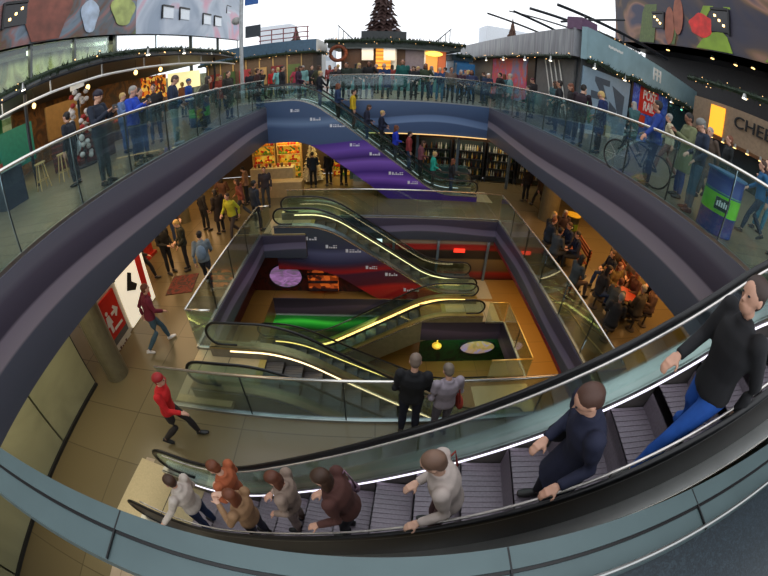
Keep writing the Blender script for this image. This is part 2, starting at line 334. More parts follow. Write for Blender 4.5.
def holes(sgn, lst, lit):
    for k, (y, z, wd, ht) in enumerate(lst):
        o = struct('window_%d' % (20 + k + (20 if sgn > 0 else 0)), MB().box(sgn * 15.93, sgn * 15.99, y, y + wd, z, z + ht), mat('mural_window_glass_' + ('lit' if sgn < 0 and y > 20 else 'dark'), (228, 236, 244) if sgn < 0 and y > 20 else (26, 26, 32), 0.15, var=0.05))
        b = MB().box(sgn * 15.86, sgn * 15.99, y - 0.12, y, z - 0.1, z + ht + 0.1).box(sgn * 15.86, sgn * 15.99, y, y + wd, z + ht, z + ht + 0.14)
        b.build('window_frame', black, o)
        if sgn > 0 or y < 20:
            for j in range(3):
                MB().cyl(sgn * 15.9, y + wd * (0.25 + 0.25 * j), z + ht * (0.25 + 0.22 * j), z + ht * (0.25 + 0.22 * j) + 0.12, 0.07, 8).build('lamp', mat('lamp_glow', (255, 214, 140), emit=4), o)
holes(-1, [(25.5, 7.7, 1.7, 1.0), (28.3, 7.75, 1.7, 1.0), (32.8, 7.6, 1.7, 1.0), (35.4, 7.6, 1.7, 1.0), (38.5, 9.4, 1.2, 0.8), (10.2, 7.4, 1.6, 1.2)], 0)
holes(1, [(18.0, 7.4, 1.1, 1.0), (12.5, 7.45, 1.3, 1.3)], 1)
# painted lime leaves, poppy
def blob(name, pts, m, x, parent_label=None):
    o = MB().prism(pts, 'x', x, x + (0.02 if x > 0 else -0.02)).build(name, m); o['kind'] = 'structure'; return o
lime = mat('lime_green_paint', (128, 158, 40), 0.5, var=0.2, scale=1.0); limed = mat('olive_green_paint', (88, 104, 52), 0.5, var=0.2)
blob('trim_50', [(13.9, 6.35), (15.0, 6.35), (14.2, 7.3), (13.0, 7.5), (12.6, 7.2), (12.2, 6.35)], lime, 15.95)
blob('trim_51', [(15.2, 7.6), (14.3, 9.2), (13.4, 9.9), (12.6, 9.6), (12.3, 8.9), (12.6, 8.8), (13.3, 9.3), (14.0, 8.6), (14.8, 7.4)], lime, 15.955)
blob('trim_52', [(16.9, 6.35), (17.6, 6.35), (17.2, 8.0), (16.6, 10), (16.2, 10), (16.6, 8.0)], limed, 15.95)
blob('trim_53', [(18.9, 6.35), (20.5, 6.35), (20.2, 8.5), (19.2, 10.5), (18.6, 10)], limed, 15.95)
blob('trim_54', [(9.3, 6.35), (10.0, 6.35), (8.4, 7.8), (7.6, 7.6)], lime, 15.95)
blob('trim_55', [(10.5, 10.0), (6.0, 9.0), (6.0, 9.7), (10.2, 10.8)], limed, 15.955)
pop = [(14.6 + 1.0 * cos(a) * (1 + 0.12 * sin(5 * a)), 7.75 + 0.72 * sin(a) * (1 + 0.10 * cos(4 * a + 1))) for a in [2 * pi * k / 28 for k in range(28)]]
blob('trim_56', pop, mat('poppy_red_paint', (214, 42, 34), 0.5, var=0.3, scale=2.0), 15.94)
for k, (y, z) in enumerate([(16.6, 8.3), (17.4, 7.6)]):
    blob('trim_%d' % (57 + k), [(y + 0.45 * cos(a), z + 1.3 * sin(a)) for a in [2 * pi * j / 16 for j in range(16)]], mat('brick_orange_paint', (150, 84, 60), 0.5, var=0.3, scale=1.5), 15.93)
for k, (y, z, ry, rz, c) in enumerate([(13.3, 7.9, 1.9, 1.9, (126, 66, 50)), (17.0, 7.6, 0.8, 1.1, (170, 186, 206)), (20.4, 8.0, 1.3, 1.1, (164, 176, 96))]):
    blob('trim_%d' % (60 + k), [(y + ry * cos(a) * (1 + .2 * sin(3 * a)), max(6.35, z + rz * sin(a))) for a in [2 * pi * j / 20 for j in range(20)]], mat('mural_fruit_%d' % k, c, 0.5, var=0.35, scale=1.2), -15.94)

cream = mat('cream_landing_metal', (204, 184, 132), 0.35, 0.2, var=0.06, scale=3)
struct('trim_90', MB().box(-4.02, -2.75, 4.08, 5.6, Z1, Z1 + 0.006), cream)
struct('trim_91', MB().box(-4.02, -2.5, 11.5, 12.9, Z1, Z1 + 0.006), cream)
struct('trim_92', MB().box(2.6, 4.5, 10.2, 11.4, Z2, Z2 + 0.006), cream)
struct('trim_93', MB().box(2.8, 4.6, 4.1, 7.1, Z2, Z2 + 0.006), cream)
pink = mat('worn_beige_landing_metal', (168, 150, 128), 0.4, 0.2, var=0.12, scale=4)
struct('trim_94', MB().box(-4.15, -3.95, -0.6, 2.62, Z1, Z1 + 0.006).box(-3.94, -2.7, -0.6, 1.02, Z1, Z1 + 0.006), pink)

# ------------------------------------------------------------------ balustrades
def balustrade(name, label, a, b, z, h, group=None, pane=1.5, m=glassT, railr=0.028, post=True, th=0.014, capm=bright):
    a = Vector((*a, 0)); b = Vector((*b, 0)); d = b - a; L = d.length; u = d / L
    t = thing('glass_balustrade', label, 'railing', (a.x, a.y, z), atan2(u.y, u.x), group)
    MB().tube([(0, 0, h), (L, 0, h)], railr, 10).build('handrail', capm, t, True)
    MB().box(0, L, -0.03, 0.03, 0, 0.06).build('base_shoe', steel, t)
    n = max(1, round(L / pane)); w_ = L / n
    for k in range(n):
        MB().box(k * w_ + 0.012, (k + 1) * w_ - 0.012, -th / 2, th / 2, 0.06, h - 0.02).build('glass_pane', m, t)
        if post and k: MB().box(k * w_ - 0.010, k * w_ + 0.010, -0.012, 0.012, 0.02, h - 0.02).build('post', mat('dark_steel_post', (60, 66, 66), 0.4, 0.6), t)
    return t
balustrade('r', 'long glass balustrade with bright handrail along the left rim of the upper floor', (-4.62, 1.2), (-4.62, 15.0), 0, 1.2)
balustrade('r', 'long glass balustrade with bright handrail along the right rim of the upper floor', (4.92, 16.6), (4.92, 1.9), 0, 1.2)
balustrade('r', 'glass balustrade across the far rim of the upper floor, crowd leaning on it', (-2.2, 16.63), (4.9, 16.63), 0, 1.2, pane=1.2)
balustrade('r', 'glass balustrade of the middle floor in front of the couple', (-4.0, 3.94), (4.72, 3.94), Z1, 1.1, pane=1.75, m=glass)
balustrade('r', 'glass balustrade down the left side of the middle floor opening', (-4.07, 5.66), (-4.07, 11.4), Z1, 1.1, m=glass)
balustrade('r', 'short glass return beside the lower left escalator newels', (-4.02, 5.66), (-3.45, 5.66), Z1, 1.1, m=glass)
balustrade('r', 'short glass return beside the upper escalator newels of the pit', (-4.02, 11.42), (-3.65, 11.42), Z1, 1.1, m=glass)
balustrade('r', 'glass balustrade down the right side of the middle floor opening by the benches', (4.72, 12.98), (4.72, 4.02), Z1, 1.1, m=glass)
balustrade('r', 'glass balustrade across the far side of the middle floor opening', (-3.4, 13.03), (4.72, 13.03), Z1, 1.1, m=glass, post=False)
balustrade('r', 'low glass balustrade on the right of the lowest opening with gilt rail', (4.62, 10.05), (4.62, 7.32), Z2, 0.9, m=glass, capm=mat('gilt_rail', (226, 190, 110), 0.3, 0.7), railr=0.022)
balustrade('r', 'low glass balustrade on the near side of the lowest opening with gilt rail', (3.3, 7.28), (4.62, 7.28), Z2, 0.9, m=glass, capm=mat('gilt_rail', (226, 190, 110), 0.3, 0.7), railr=0.022)
balustrade('r', 'low glass balustrade beside the gold escalator top with gilt rail', (3.9, 10.09), (4.60, 10.09), Z2, 0.9, m=glass, capm=mat('gilt_rail', (226, 190, 110), 0.3, 0.7), railr=0.022)

# ------------------------------------------------------------------ escalators
def lettering(parent, x, y, z, w_, k, tilt=0.0, face=-1):
    b = MB(); rr = random.Random(k)
    b.box(0, 0.09, 0, 0.006 * face, 0.0, 0.13)
    xx = 0.13
    while xx < w_:
        l_ = rr.uniform(0.03, 0.08); b.box(xx, xx + l_, 0, 0.006 * face, 0.0, rr.uniform(0.04, 0.07))
        if rr.random() < 0.6: b.box(xx, xx + l_, 0, 0.006 * face, 0.085, 0.115)
        xx += l_ + 0.02
    o = b.build('lettering', mat('white_lettering', (226, 228, 236), 0.5, var=0.02), parent); o.location = (x, y, z); return o
def escalator(label, loc, rz, drop, s1, s2, L, dep, near_side, clad_near, clad_far, led=None, ledw=0.02, hh=0.9, fth=0.9, hw=0.58, deckm=None, stepm=None, nlet=0, sd=0, guide=False):
    t = thing('escalator', label, 'escalator', loc, rz)
    rb = 0.7
    def zc(s):
        k = -drop / (s2 - s1)
        def bl(s, c, sg):
            if s < c - rb: return None
            return None
        if s <= s1 - rb: return 0.0
        if s < s1 + rb: q = s - (s1 - rb); return k * q * q / (4 * rb)
        if s <= s2 - rb: return k * (s - s1)
        if s < s2 + rb: q = (s2 + rb) - s; return -drop - k * q * q / (4 * rb)
        return -drop
    S = [i * L / 60 for i in range(61)]
    dk = 0.30
    r_ = (hh - dk) / 2
    def hrpath():
        up = [(s, zc(s) + hh) for s in [r_ + (L - 2 * r_) * i / 56 for i in range(57)]]
        lo = [(L - r_ + r_ * 1.05 * sin(a), -drop + hh - r_ + r_ * cos(a)) for a in [pi * i / 10 for i in range(1, 11)]]
        hi = [(r_ - r_ * 1.05 * sin(a), hh - r_ + r_ * cos(a)) for a in [pi * i / 10 for i in range(10, 0, -1)]]
        return hi + up + lo
    H = hrpath(); tail = [(L - r_ - 0.35, -drop + dk)]; head = [(r_ + 0.35, dk)]
    deckm = deckm or steel
    for sg in (-1, 1):
        y = sg * hw
        MB().tube([(s, y, z) for s, z in head + H + tail], (0.048, 0.026) if guide else (0.036, 0.022), 8, flat=(0, 1, 0)).build('handrail', rubber, t, True)
        MB().tube([(s, y, z - 0.028 if 0 < i < len(H) - 1 else z) for i, (s, z) in enumerate(H)], 0.014, 6).build('handrail_track', bright, t, True)
        if guide: MB().tube([(s, y - sg * 0.058, z - 0.005) for s, z in H[10:-10]], (0.014, 0.012), 6, flat=(0, 1, 0)).build('guide_strip', mat('bright_guide_strip', (228, 222, 216), 0.25, 0.6), t, True)
        top = [(s, z - 0.03) for s, z in H]
        bot = [(s, zc(s) + dk - 0.02) for s in [L - r_ - (L - 2 * r_) * i / 50 for i in range(51)]]
        MB().prism(top + bot, 'y', y - 0.006, y + 0.006).build('balustrade_panel' if guide and sg > 0 else 'glass_balustrade_panel', mat('dark_bronze_inner_panel', (44, 40, 38), 0.45, 0.4) if guide and sg > 0 else glass2, t)
        # inner skirt and deck
        sk = [(s, zc(s) + dk) for s in S] + [(s, zc(s) - 0.12) for s in reversed(S)]
        MB().prism(sk, 'y', sg * (hw - 0.09), sg * (hw - 0.07)).build('skirt', mat('skirt_steel', (128, 124, 118), 0.35, 0.6), t)
        dkp = [(s, zc(s) + dk) for s in S] + [(s, zc(s) + dk - 0.05) for s in reversed(S)]
        MB().prism(dkp, 'y', sg * (hw - 0.1), sg * (hw + 0.13)).build('deck', deckm, t)
        lowz = lambda s: max(-drop + 0.0, min(zc(s) + dk - dep, -fth if s > 0.01 else -fth))
        cp = [(s, zc(s) + dk - 0.01) for s in S] + [(s, lowz(s)) for s in reversed(S)]
        mt = clad_near if sg == near_side else clad_far
        o = MB().prism(cp, 'y', sg * (hw + 0.10), sg * (hw + 0.13)).build('side_cladding', mt, t)
        if sg == near_side and nlet:
            for k in range(nlet):
                s = s1 - 0.9 + (s2 - s1 + 0.2) * (k + 0.3) / nlet
                zz = zc(s) + dk - 0.45 - (dep - 0.9) * (0.35 if k % 2 else 0.12)
                lettering(o, s, sg * (hw + 0.135), zz, 0.55 if k % 3 == 2 else 0.38, k + sd, face=sg)
        if led:
            lp = [(s, zc(s) + 0.22) for s in S[4:-4]]
            MB().prism(lp + [(s, z - ledw) for s, z in reversed(lp)], 'y', sg * (hw - 0.105), sg * (hw - 0.09)).build('light_strip', led, t)
        # rim strip below the deck outside
        MB().prism([(s, zc(s) + dk - 0.02) for s in S] + [(s, zc(s) + dk - 0.07) for s in reversed(S)], 'y', sg * (hw + 0.13), sg * (hw + 0.14)).build('edge_trim', bright, t)
    # truss body
    tp = [(s, zc(s) - 0.14) for s in S] + [(s, max(-drop, min(zc(s) + dk - dep + 0.05, -fth + 0.05))) for s in reversed(S)]
    MB().prism(tp, 'y', -hw - 0.1, hw + 0.1).build('truss', mat('dark_truss', (60, 62, 64), 0.6), t)
    # steps
    st = stepm or mat('ribbed_step_metal', (92, 90, 92), 0.4, 0.5, var=0.1, scale=40)
    n = int((s2 - s1) / 0.4) + 3
    proto = None
    rib = MB().box(0, 0.4, -hw + 0.1, hw - 0.1, -0.10, 0.0)
    for j in range(14):
        yy = -hw + 0.13 + j * (2 * hw - 0.26) / 13; rib.box(0.01, 0.39, yy - 0.008, yy + 0.008, 0.0, 0.008)
    rib.box(0.385, 0.4, -hw + 0.1, hw - 0.1, -0.32, 0.0)
    me = rib.mesh('step', st)
    for k in range(n):
        s = s1 - 0.5 + 0.4 * k
        if s > s2 + 0.2: break
        o = bpy.data.objects.new('step', me); COL.objects.link(o); o.parent = t; o.location = (s, 0, zc(s + 0.1) - 0.01)
    lpm = mat('landing_plate_metal', (186, 170, 132), 0.4, 0.2, var=0.08, scale=30)
    for (a, b_, z) in ((-0.42, s1 - 0.5, 0), (s2 + 0.3, L + 0.75, -drop)):
        pb = MB().box(a, b_, -hw - 0.1, hw + 0.1, z, z + 0.012)
        o = pb.build('landing_plate', lpm, t)
        [MB().box(xx, xx + 0.012, -hw - 0.1, hw + 0.1, z + 0.010, z + 0.016).build('seam', black, o) for xx in ((a + b_) / 2, a + 0.22)]
        MB().box(b_ - 0.15 if z == 0 else a, b_ if z == 0 else a + 0.15, -hw + 0.1, hw - 0.1, z + 0.012, z + 0.02).build('comb', mat('comb_yellow', (170, 150, 80), 0.5), o)
    t['_'] = 0; del t['_']
    return t, zc
c_purple = ramp_mat('blue_and_purple_panel', 'wave_z', [(0, (74, 44, 140)), (0.13, (66, 38, 128)), (0.2, (128, 88, 196)), (0.27, (70, 40, 132)), (0.38, (134, 96, 200)), (0.43, (60, 36, 112)), (0.52, (120, 84, 188)), (0.60, (84, 52, 150)), (0.61, (70, 92, 128)), (0.78, (76, 98, 136)), (0.83, (116, 142, 178)), (0.9, (70, 92, 128))], 0.4, h=4.1, z0=-4.1, amp=0.10, freq=1.1)
c_red = ramp_mat('slate_and_red_panel', 'wave_z', [(0, (150, 24, 28)), (0.18, (190, 34, 36)), (0.24, (96, 34, 48)), (0.42, (84, 40, 62)), (0.46, (176, 36, 38)), (0.54, (90, 44, 62)), (0.6, (60, 60, 92)), (0.75, (96, 100, 136)), (0.82, (62, 66, 92)), (1, (64, 72, 84))], 0.4, h=2.7, z0=-2.7, amp=0.12, freq=1.2)
c_olive = mat('olive_grey_panel', (134, 126, 92), 0.38, 0.3); c_grey = mat('grey_green_panel', (84, 94, 90), 0.38, 0.3)
gold_led = mat('gold_light_strip', (255, 214, 120), emit=2.0); white_led = mat('white_light_strip', (236, 232, 250), emit=1.5); warm_led = mat('warm_light_strip', (255, 226, 170), emit=2.2)
gdeck = mat('brass_deck', (190, 160, 88), 0.3, 0.6); gd2 = mat('bronze_deck', (140, 124, 88), 0.35, 0.6)
EP, zP = escalator('crowded escalator with blue and purple side panel under the far balcony', (-5.0, 15.78, 0), 0, 4.1, 2.1, 7.5, 9.3, 1.85, -1, c_purple, c_grey, mat('soft_white_strip', (220, 225, 235), emit=1.0), fth=1.45, nlet=7, deckm=bright, sd=1)
ED, zD = escalator('empty escalator with slate and red side panel on the far side of the pit', (-3.6, 12.25, Z1), 0, 2.7, 1.8, 5.8, 7.4, 1.75, -1, c_red, c_grey, warm_led, 0.03, fth=0.85, nlet=6, sd=20)
EG, zG = escalator('gold lit escalator rising to the right in the pit', (3.8, 10.80, Z2), pi, 2.4, 1.9, 5.95, 7.0, 1.0, 1, c_olive, c_olive, gold_led, 0.09, fth=0.75, hh=0.86, hw=0.54, deckm=gdeck, sd=40)
EL, zL = escalator('olive lit escalator at the lower left behind the couple railing', (-3.6, 4.94, Z1), 0, 2.7, 1.8, 5.8, 7.4, 1.0, -1, c_olive, c_grey, warm_led, 0.03, fth=0.85, deckm=gd2, sd=50)
EX, zX = escalator('dim escalator going down to the lowest green lit floor', (-3.8, 8.3, Z2), 0, 2.4, 1.3, 5.7, 8.2, 1.0, -1, c_olive, c_grey, gold_led, 0.03, fth=0.75, hh=0.86, deckm=gd2, sd=60)
psi = radians(-7.2)
EN, zE = escalator('nearest escalator with riders seen from above, black handrails and white light strip', (5.26, 0.77, 0), pi + psi, 4.1, 1.84, 7.54, 8.9, 1.0, 1, c_grey, mat('dark_bronze_panel', (60, 54, 46), 0.35, 0.5), white_led, 0.017, fth=0.9, hw=0.50, guide=True, stepm=mat('lilac_step_metal', (138, 128, 138), 0.45, 0.25, var=0.12, scale=40), sd=70)
# ------------------------------------------------------------------ long kiosk on the right
slate = mat('slate_blue_fascia', (150, 182, 192), 0.45, 0.1, var=0.1, scale=1.5); silver = ramp_mat('ribbed_silver_fascia', 'noise', [(0.35, (150, 154, 158)), (0.6, (112, 112, 120))], 0.35, scale=(0.2, 3, 0.2), ns=1.5)
dark = mat('dark_anodised_frame', (38, 42, 48), 0.4, 0.3); garm = mat('fir_green_needles', (30, 48, 30), 0.7, var=0.4, scale=30)
A0 = Vector((7.0, 12.4, 0)); U = Vector((0.9176, 0.3976, 0)); Nn = Vector((0.3976, -0.9176, 0))
def garland(label, pts, r=0.19, dens=60, group=None):
    """fir garland: a core with needle tufts, one mesh"""
    rr = random.Random(len(pts) + int(pts[0][1] * 10)); b = MB(); b.tube(pts, r * 0.45, 6)
    for p, q in zip(pts, pts[1:]):
        p = Vector(p); q = Vector(q); L = (q - p).length
        for k in range(int(L * dens)):
            c = p.lerp(q, rr.random()); a = rr.uniform(0, 2 * pi); t = (q - p).normalized()
            o = Vector((0, 0, 1)) * sin(a) + t.cross(Vector((0, 0, 1))) * cos(a)
            e = c + o * r * rr.uniform(0.8, 1.35) + t * rr.uniform(-0.1, 0.1); s_ = t * 0.035
            up = o.cross(t) * 0.035
            b.add([c - s_, c + s_, e, c + up], [(0, 1, 2), (1, 3, 2), (0, 2, 3)])
    o = b.build('fir_garland', garm); fl = MB()
    for p, q in zip(pts, pts[1:]):
        p = Vector(p); q = Vector(q)
        for k in range(max(1, int((q - p).length * 2.2))):
            a = rr.uniform(0, 2 * pi); fl.ball(p.lerp(q, rr.random()) + Vector((0.6 * cos(a), -0.6, sin(a))).normalized() * r * 1.05, 0.02, 0.02, 0.02, 5, 4)
    f = fl.build('fairy_lights', mat('fairy_light_glow', (255, 200, 130), emit=2.5), o); f['kind'] = 'stuff'
    return tag(o, label, 'garland', group)
def pt(u, z, off=0.0): p = A0 + U * u + Nn * off; return (p.x, p.y, z)
def quad_on(u0, u1, z0, z1, off, th, mb=None):
    b = mb or MB(); b.obox(((A0 + U * (u0 + u1) / 2 + Nn * (off + th / 2)).x, (A0 + U * (u0 + u1) / 2 + Nn * (off + th / 2)).y, (z0 + z1) / 2), U * (u1 - u0) / 2, Nn * th / 2, Vector((0, 0, (z1 - z0) / 2))); return b
K = thing('market_kiosk', 'long market kiosk with slate blue fascia and printed wall panels on the right', 'kiosk', (0, 0, 0))
MB().prism([(7.0, 12.4), (18.4, 17.34), (18.4, 33), (7.2, 33), (7.2, 13)], 'z', 0, 4.05).build('body', mat('kiosk_body', (70, 76, 82), 0.6), K)
quad_on(-0.1, 12.5, 2.85, 4.12, 0.02, 0.25).build('front_fascia', slate, K)
MB().box(6.75, 7.18, 12.6, 33, 2.9, 4.05).build('side_fascia', silver, K)
quad_on(-0.1, 0.9, 4.0, 4.5, -0.7, 0.7).build('corner_block', mat('mauve_block', (110, 84, 110), 0.5), K)
p = quad_on(0.1, 3.75, 0.15, 2.6, 0.0, 0.05).build('grey_blue_panel', mat('grey_blue_print', (142, 168, 188), 0.4, var=0.05), K)
gz = mat('dark_grey_graphic', (78, 92, 106), 0.5)
b = MB()
for poly in ([(0.9, 2.35), (2.0, 2.35), (2.0, 2.1), (1.5, 2.1), (1.9, 1.55), (1.55, 1.55), (0.9, 2.15)], [(0.7, 1.75), (1.5, 1.75), (1.3, 1.45), (0.7, 1.45)], [(2.2, 2.2), (3.3, 1.9), (3.3, 0.95), (2.9, 0.95)], [(2.1, 1.5), (2.75, 1.2), (2.75, 0.9), (2.1, 0.9)]):
    n = len(poly); vs = [Vector(pt(a, z, 0.052)) for a, z in poly] + [Vector(pt(a, z, 0.06)) for a, z in poly]
    b.add(vs, [tuple(range(n)), tuple(reversed(range(n, 2 * n)))] + [(i, i + n, (i + 1) % n + n, (i + 1) % n) for i in range(n)])
b.build('block_graphic', gz, p)
quad_on(0.1, 3.75, 0.0, 0.15, 0.0, 0.08).build('plinth', white, K)
p = quad_on(4.0, 8.3, 0.05, 2.75, 0.0, 0.05).build('blue_poster_panel', ramp_mat('blue_printed_poster', 'noise', [(0.3, (30, 50, 150)), (0.5, (60, 100, 205)), (0.62, (110, 150, 220)), (0.7, (70, 60, 140))], 0.4, ns=2.2), K)
red = mat('signal_red_print', (216, 44, 36), 0.45, var=0.05)
q = quad_on(4.75, 6.9, 1.45, 2.72, 0.05, 0.02).build('red_square', red, p)
az_ = atan2(U.y, U.x)
text('POST', 0.66, white, 'lettering', q, pt(5.85, 2.36, 0.075), (pi / 2, 0, az_), bold=0.012)
text('RAIL', 0.66, white, 'lettering', q, pt(5.85, 1.80, 0.075), (pi / 2, 0, az_), bold=0.012)
quad_on(4.0, 5.6, 0.75, 1.35, 0.05, 0.02).build('red_strip', mat('orange_red_print', (205, 66, 34), 0.5), p)
quad_on(8.5, 12.3, 0.1, 2.7, 0.0, 0.05).build('dark_shop_window', mat('dark_teal_window', (44, 70, 76), 0.15), K)
quad_on(3.78, 3.98, 0, 2.85, 0.0, 0.1).build('frame_post', dark, K)
MB().box(7.08, 7.19, 24.2, 32.5, 0.4, 2.8).build('beige_side_panel', mat('beige_print', (132, 120, 104), 0.5), K)
MB().box(7.08, 7.19, 18.0, 24.0, 0.4, 2.8).build('floral_poster', ramp_mat('pink_floral_print', 'noise', [(0.35, (130, 140, 190)), (0.5, (220, 110, 90)), (0.6, (214, 80, 130)), (0.7, (150, 160, 200))], 0.45, ns=0.8), K)
MB().box(7.05, 7.2, 16.9, 17.8, 0.0, 2.9).build('dark_frame', dark, K)
c_ = MB().box(7.1, 7.19, 13.1, 16.8, 0.3, 2.8).build('grey_curtain_panel', mat('grey_curtain', (104, 104, 104), 0.6), K)
b = MB()
for k in range(4):
    y = 13.3 + k * 0.45; b.add([(7.06, y, 0.5), (7.06, y + 0.12, 0.5), (7.06, y + 1.22, 2.75), (7.06, y + 1.1, 2.75)], [(0, 1, 2, 3)])
b.build('diagonal_ribbons', white, c_)
text('FFI', 0.85, white, 'sign_lettering', K, pt(6.0, 3.55, 0.28), (pi / 2, 0, az_), 0.03, bold=0.02)
b = MB()
for k in range(9): b.obox(pt(1.4 + k * 0.13, 3.75 - 0.02 * (k % 2), 0.275), U * 0.05, Nn * 0.005, Vector((0, 0, 0.05)))
b.build('small_lettering', white, K)
garland('fir garland under the slate blue fascia of the right kiosk', [pt(u, 2.8 + 0.06 * sin(u * 2.1), 0.32) for u in [k * 0.6 for k in range(0, 21)]])
garland('fir garland under the silver fascia of the right kiosk', [(6.7, y, 2.85) for y in [12.8 + k * 1.2 for k in range(17)]], 0.16, 16)
spotm = mat('spot_lamp_glow', (255, 246, 220), emit=3.5)
def spot(loc, label, group, col=spotm, r=0.07):
    t = thing('spot_lamp', label, 'lamp', loc, 0, group)
    MB().cyl(0, 0, -0.12, 0.08, r, 8, r * 0.6).build('housing', steel, t); MB().cyl(0, 0, -0.15, -0.12, r * 0.95, 8).build('bulb', col, t)
for k, u in enumerate([0.3, 2.6, 7.9]): spot(pt(u, 2.72, 0.40), 'small spot lamp hanging on the garland of the slate blue kiosk', 'spots on the slate kiosk garland')
spot(pt(9.6, 2.6, 0.42), 'green glowing spot lamp at the right end of the slate blue kiosk', None, mat('green_spot_glow', (120, 240, 190), emit=3))
for k, y in enumerate([14.3, 17.2, 20.5, 24.0]): spot((6.62, y, 2.75), 'small spot lamp hanging on the garland under the silver fascia', 'spots on the silver fascia garland')
# roof frame above the kiosk
t = thing('roof_frame', 'dark steel roof frame with hooked beam ends above the right kiosk', 'frame', (0, 0, 0))
for k, (a, c, r) in enumerate([((7.6, 19.4, 5.9), (13.5, 17.2, 5.0), 0.09), ((8.2, 17.2, 6.0), (15.5, 17.0, 5.2), 0.09), ((6.3, 18.2, 5.25), (11.0, 19.0, 4.4), 0.07), ((5.6, 20.5, 5.3), (10.5, 20.5, 4.4), 0.06), ((7.2, 21.5, 5.9), (9.0, 14.6, 4.3), 0.05), ((10.9, 15.2, 5.9), (8.2, 16.8, 5.0), 0.06)]):
    MB().tube([a, tuple((Vector(a) * 0.5 + Vector(c) * 0.5)), c], r, 6).build('beam', dark, t)
for k, p_ in enumerate([(8.9, 15.6), (12.2, 17.1)]): MB().cyl(p_[0], p_[1], 3.9, 5.5, 0.06, 8).build('upright', dark, t)
garland('fir garland on top of the right kiosk roof', [pt(u, 4.45, -1.2) for u in (1.2, 2, 3, 4, 5, 6, 7)], 0.3, 60)
# pale wine bar behind: signboard and lights in the right arcade
t = thing('cheese_shop', 'beige shop front with dark CHEESE lettering in the right arcade', 'shop', (0, 0, 0))
MB().box(15.7, 18.5, 7.0, 14.6, 1.75, 3.5).build('signboard', mat('beige_signboard', (150, 128, 104), 0.5), t)
MB().box(15.6, 15.7, 12.2, 13.2, 1.85, 3.3).build('amber_light_panel', mat('amber_glow_panel', (255, 176, 50), emit=1.0), t)
text('CHEESE', 0.8, black, 'sign_lettering', t, (15.62, 11.5, 2.85), (pi / 2, 0, -pi / 2), 0.03, 'LEFT', sx=1.3)
MB().box(16.2, 18.5, 6.5, 14.6, 0, 1.75).build('dark_interior', mat('dark_teal_interior', (36, 52, 54), 0.4), t)
MB().box(15.5, 15.75, 7.0, 14.6, 1.62, 1.78).build('canopy_edge', mat('copper_edge', (120, 84, 56), 0.4, 0.4), t)
for k in range(7): spot((15.4, 7.6 + k * 0.85, 1.75), 'warm downlight along the sign edge of the cheese shop', 'cheese shop downlights', mat('warm_spot_glow', (255, 206, 120), emit=4), 0.09)
garland('fir garland above the cheese shop in the right arcade', [(14.4, y, 4.15) for y in (7.5, 8.7, 10, 11.4, 12.8, 14.0)], 0.28, 40)
spot((14.1, 9.9, 4.0), 'bright white spot lamp on the garland above the cheese shop', None, r=0.13)
for k, (x, y) in enumerate([(16.9, 14.5), (17.2, 12.9), (16.9, 11.4), (17.3, 10.0), (16.6, 18.2)]): spot((x, y, 6.25), 'round downlight in the dark soffit of the right arcade', 'right arcade soffit downlights', mat('warm_spot_glow', (255, 206, 120), emit=4), 0.12)
# ------------------------------------------------------------------ canopy and stalls on the left
cpts = [(-11.2, 5.6), (-9.6, 6.1), (-8.2, 7.0), (-7.3, 8.3), (-7.1, 10.2), (-7.15, 12.6), (-7.6, 17.5), (-8.6, 22.0)]
t = thing('stall_canopy', 'long curved canopy roof over the market stalls on the left', 'canopy', (0, 0, 0))
MB().prism(cpts + [(-15.5, 22), (-15.5, 5.6)], 'z', 2.86, 2.98).build('roof_sheet', mat('canopy_sheet', (84, 90, 92), 0.5), t)
MB().tube([(x, y, 2.42) for x, y in cpts], 0.04, 6).build('white_tube_rail', white, t)
MB().tube([(x, y, 2.8) for x, y in cpts], 0.05, 6).build('upper_rail', dark, t)
for x, y in [(-9.6, 6.1), (-8.2, 7.0), (-7.3, 8.3), (-7.1, 10.2), (-7.15, 12.6), (-7.4, 15)]:
    MB().cyl(x, y, 2.42, 2.86, 0.025, 6).build('bracket', steel, t)
for x, y in [(-9.4, 6.9), (-8.6, 19.0)]: MB().cyl(x, y, 0, 2.86, 0.06, 8).build('post', dark, t)
garland('long fir garland along the curved canopy edge on the left', [(x, y, 3.0) for x, y in cpts], 0.17, 45)
for k, (x, y) in enumerate([(-8.9, 6.5), (-7.6, 8.0), (-7.0, 10.3), (-7.1, 12.9), (-7.5, 16.2)]): spot((x, y, 2.95), 'white spot lamp on the garland of the left canopy', 'spots on the left canopy garland')
for k, (x, y, z) in enumerate([(-9.6, 7.4, 2.35), (-8.4, 8.8, 2.3), (-7.9, 10.8, 2.4), (-8.0, 12.6, 2.4)]):
    tt = thing('pendant_bulb', 'warm pendant bulb hanging under the left canopy', 'lamp', (x, y, z), 0, 'pendant bulbs under the left canopy')
    MB().ball((0, 0, 0), 0.07, 0.07, 0.09).build('bulb', mat('warm_spot_glow', (255, 206, 120), emit=4), tt); MB().cyl(0, 0, 0.08, 2.86 - z, 0.008, 6).build('cord', black, tt)
teal = mat('teal_paint', (20, 118, 108), 0.5); green_w = mat('bright_green_paint', (46, 142, 84), 0.5)
def simple(name, label, cat, mb, m, group=None): return tag(mb.build(name, m), label, cat, group)
simple('partition_board', 'bright green partition at the far left under the canopy', 'partition', B(-15.3, -15.1, 6.5, 9.5, 0, 3.2).box(-15.3, -15.08, 6.5, 6.6, 0, 3.3), green_w)
simple('menu_board', 'teal board standing behind the left counter', 'board', B(-12.6, -12.5, 7.6, 9.4, 0.6, 2.1).box(-12.65, -12.45, 7.6, 7.7, 0, 0.6), teal)
simple('stall_blind', 'tan roller blind of the stall behind the left counter', 'blind', B(-12.5, -12.42, 10.2, 12.4, 1.0, 2.4).cyl(-12.46, 10.3, 0, 1.0, 0.03, 6), mat('tan_canvas', (134, 102, 54), 0.7))
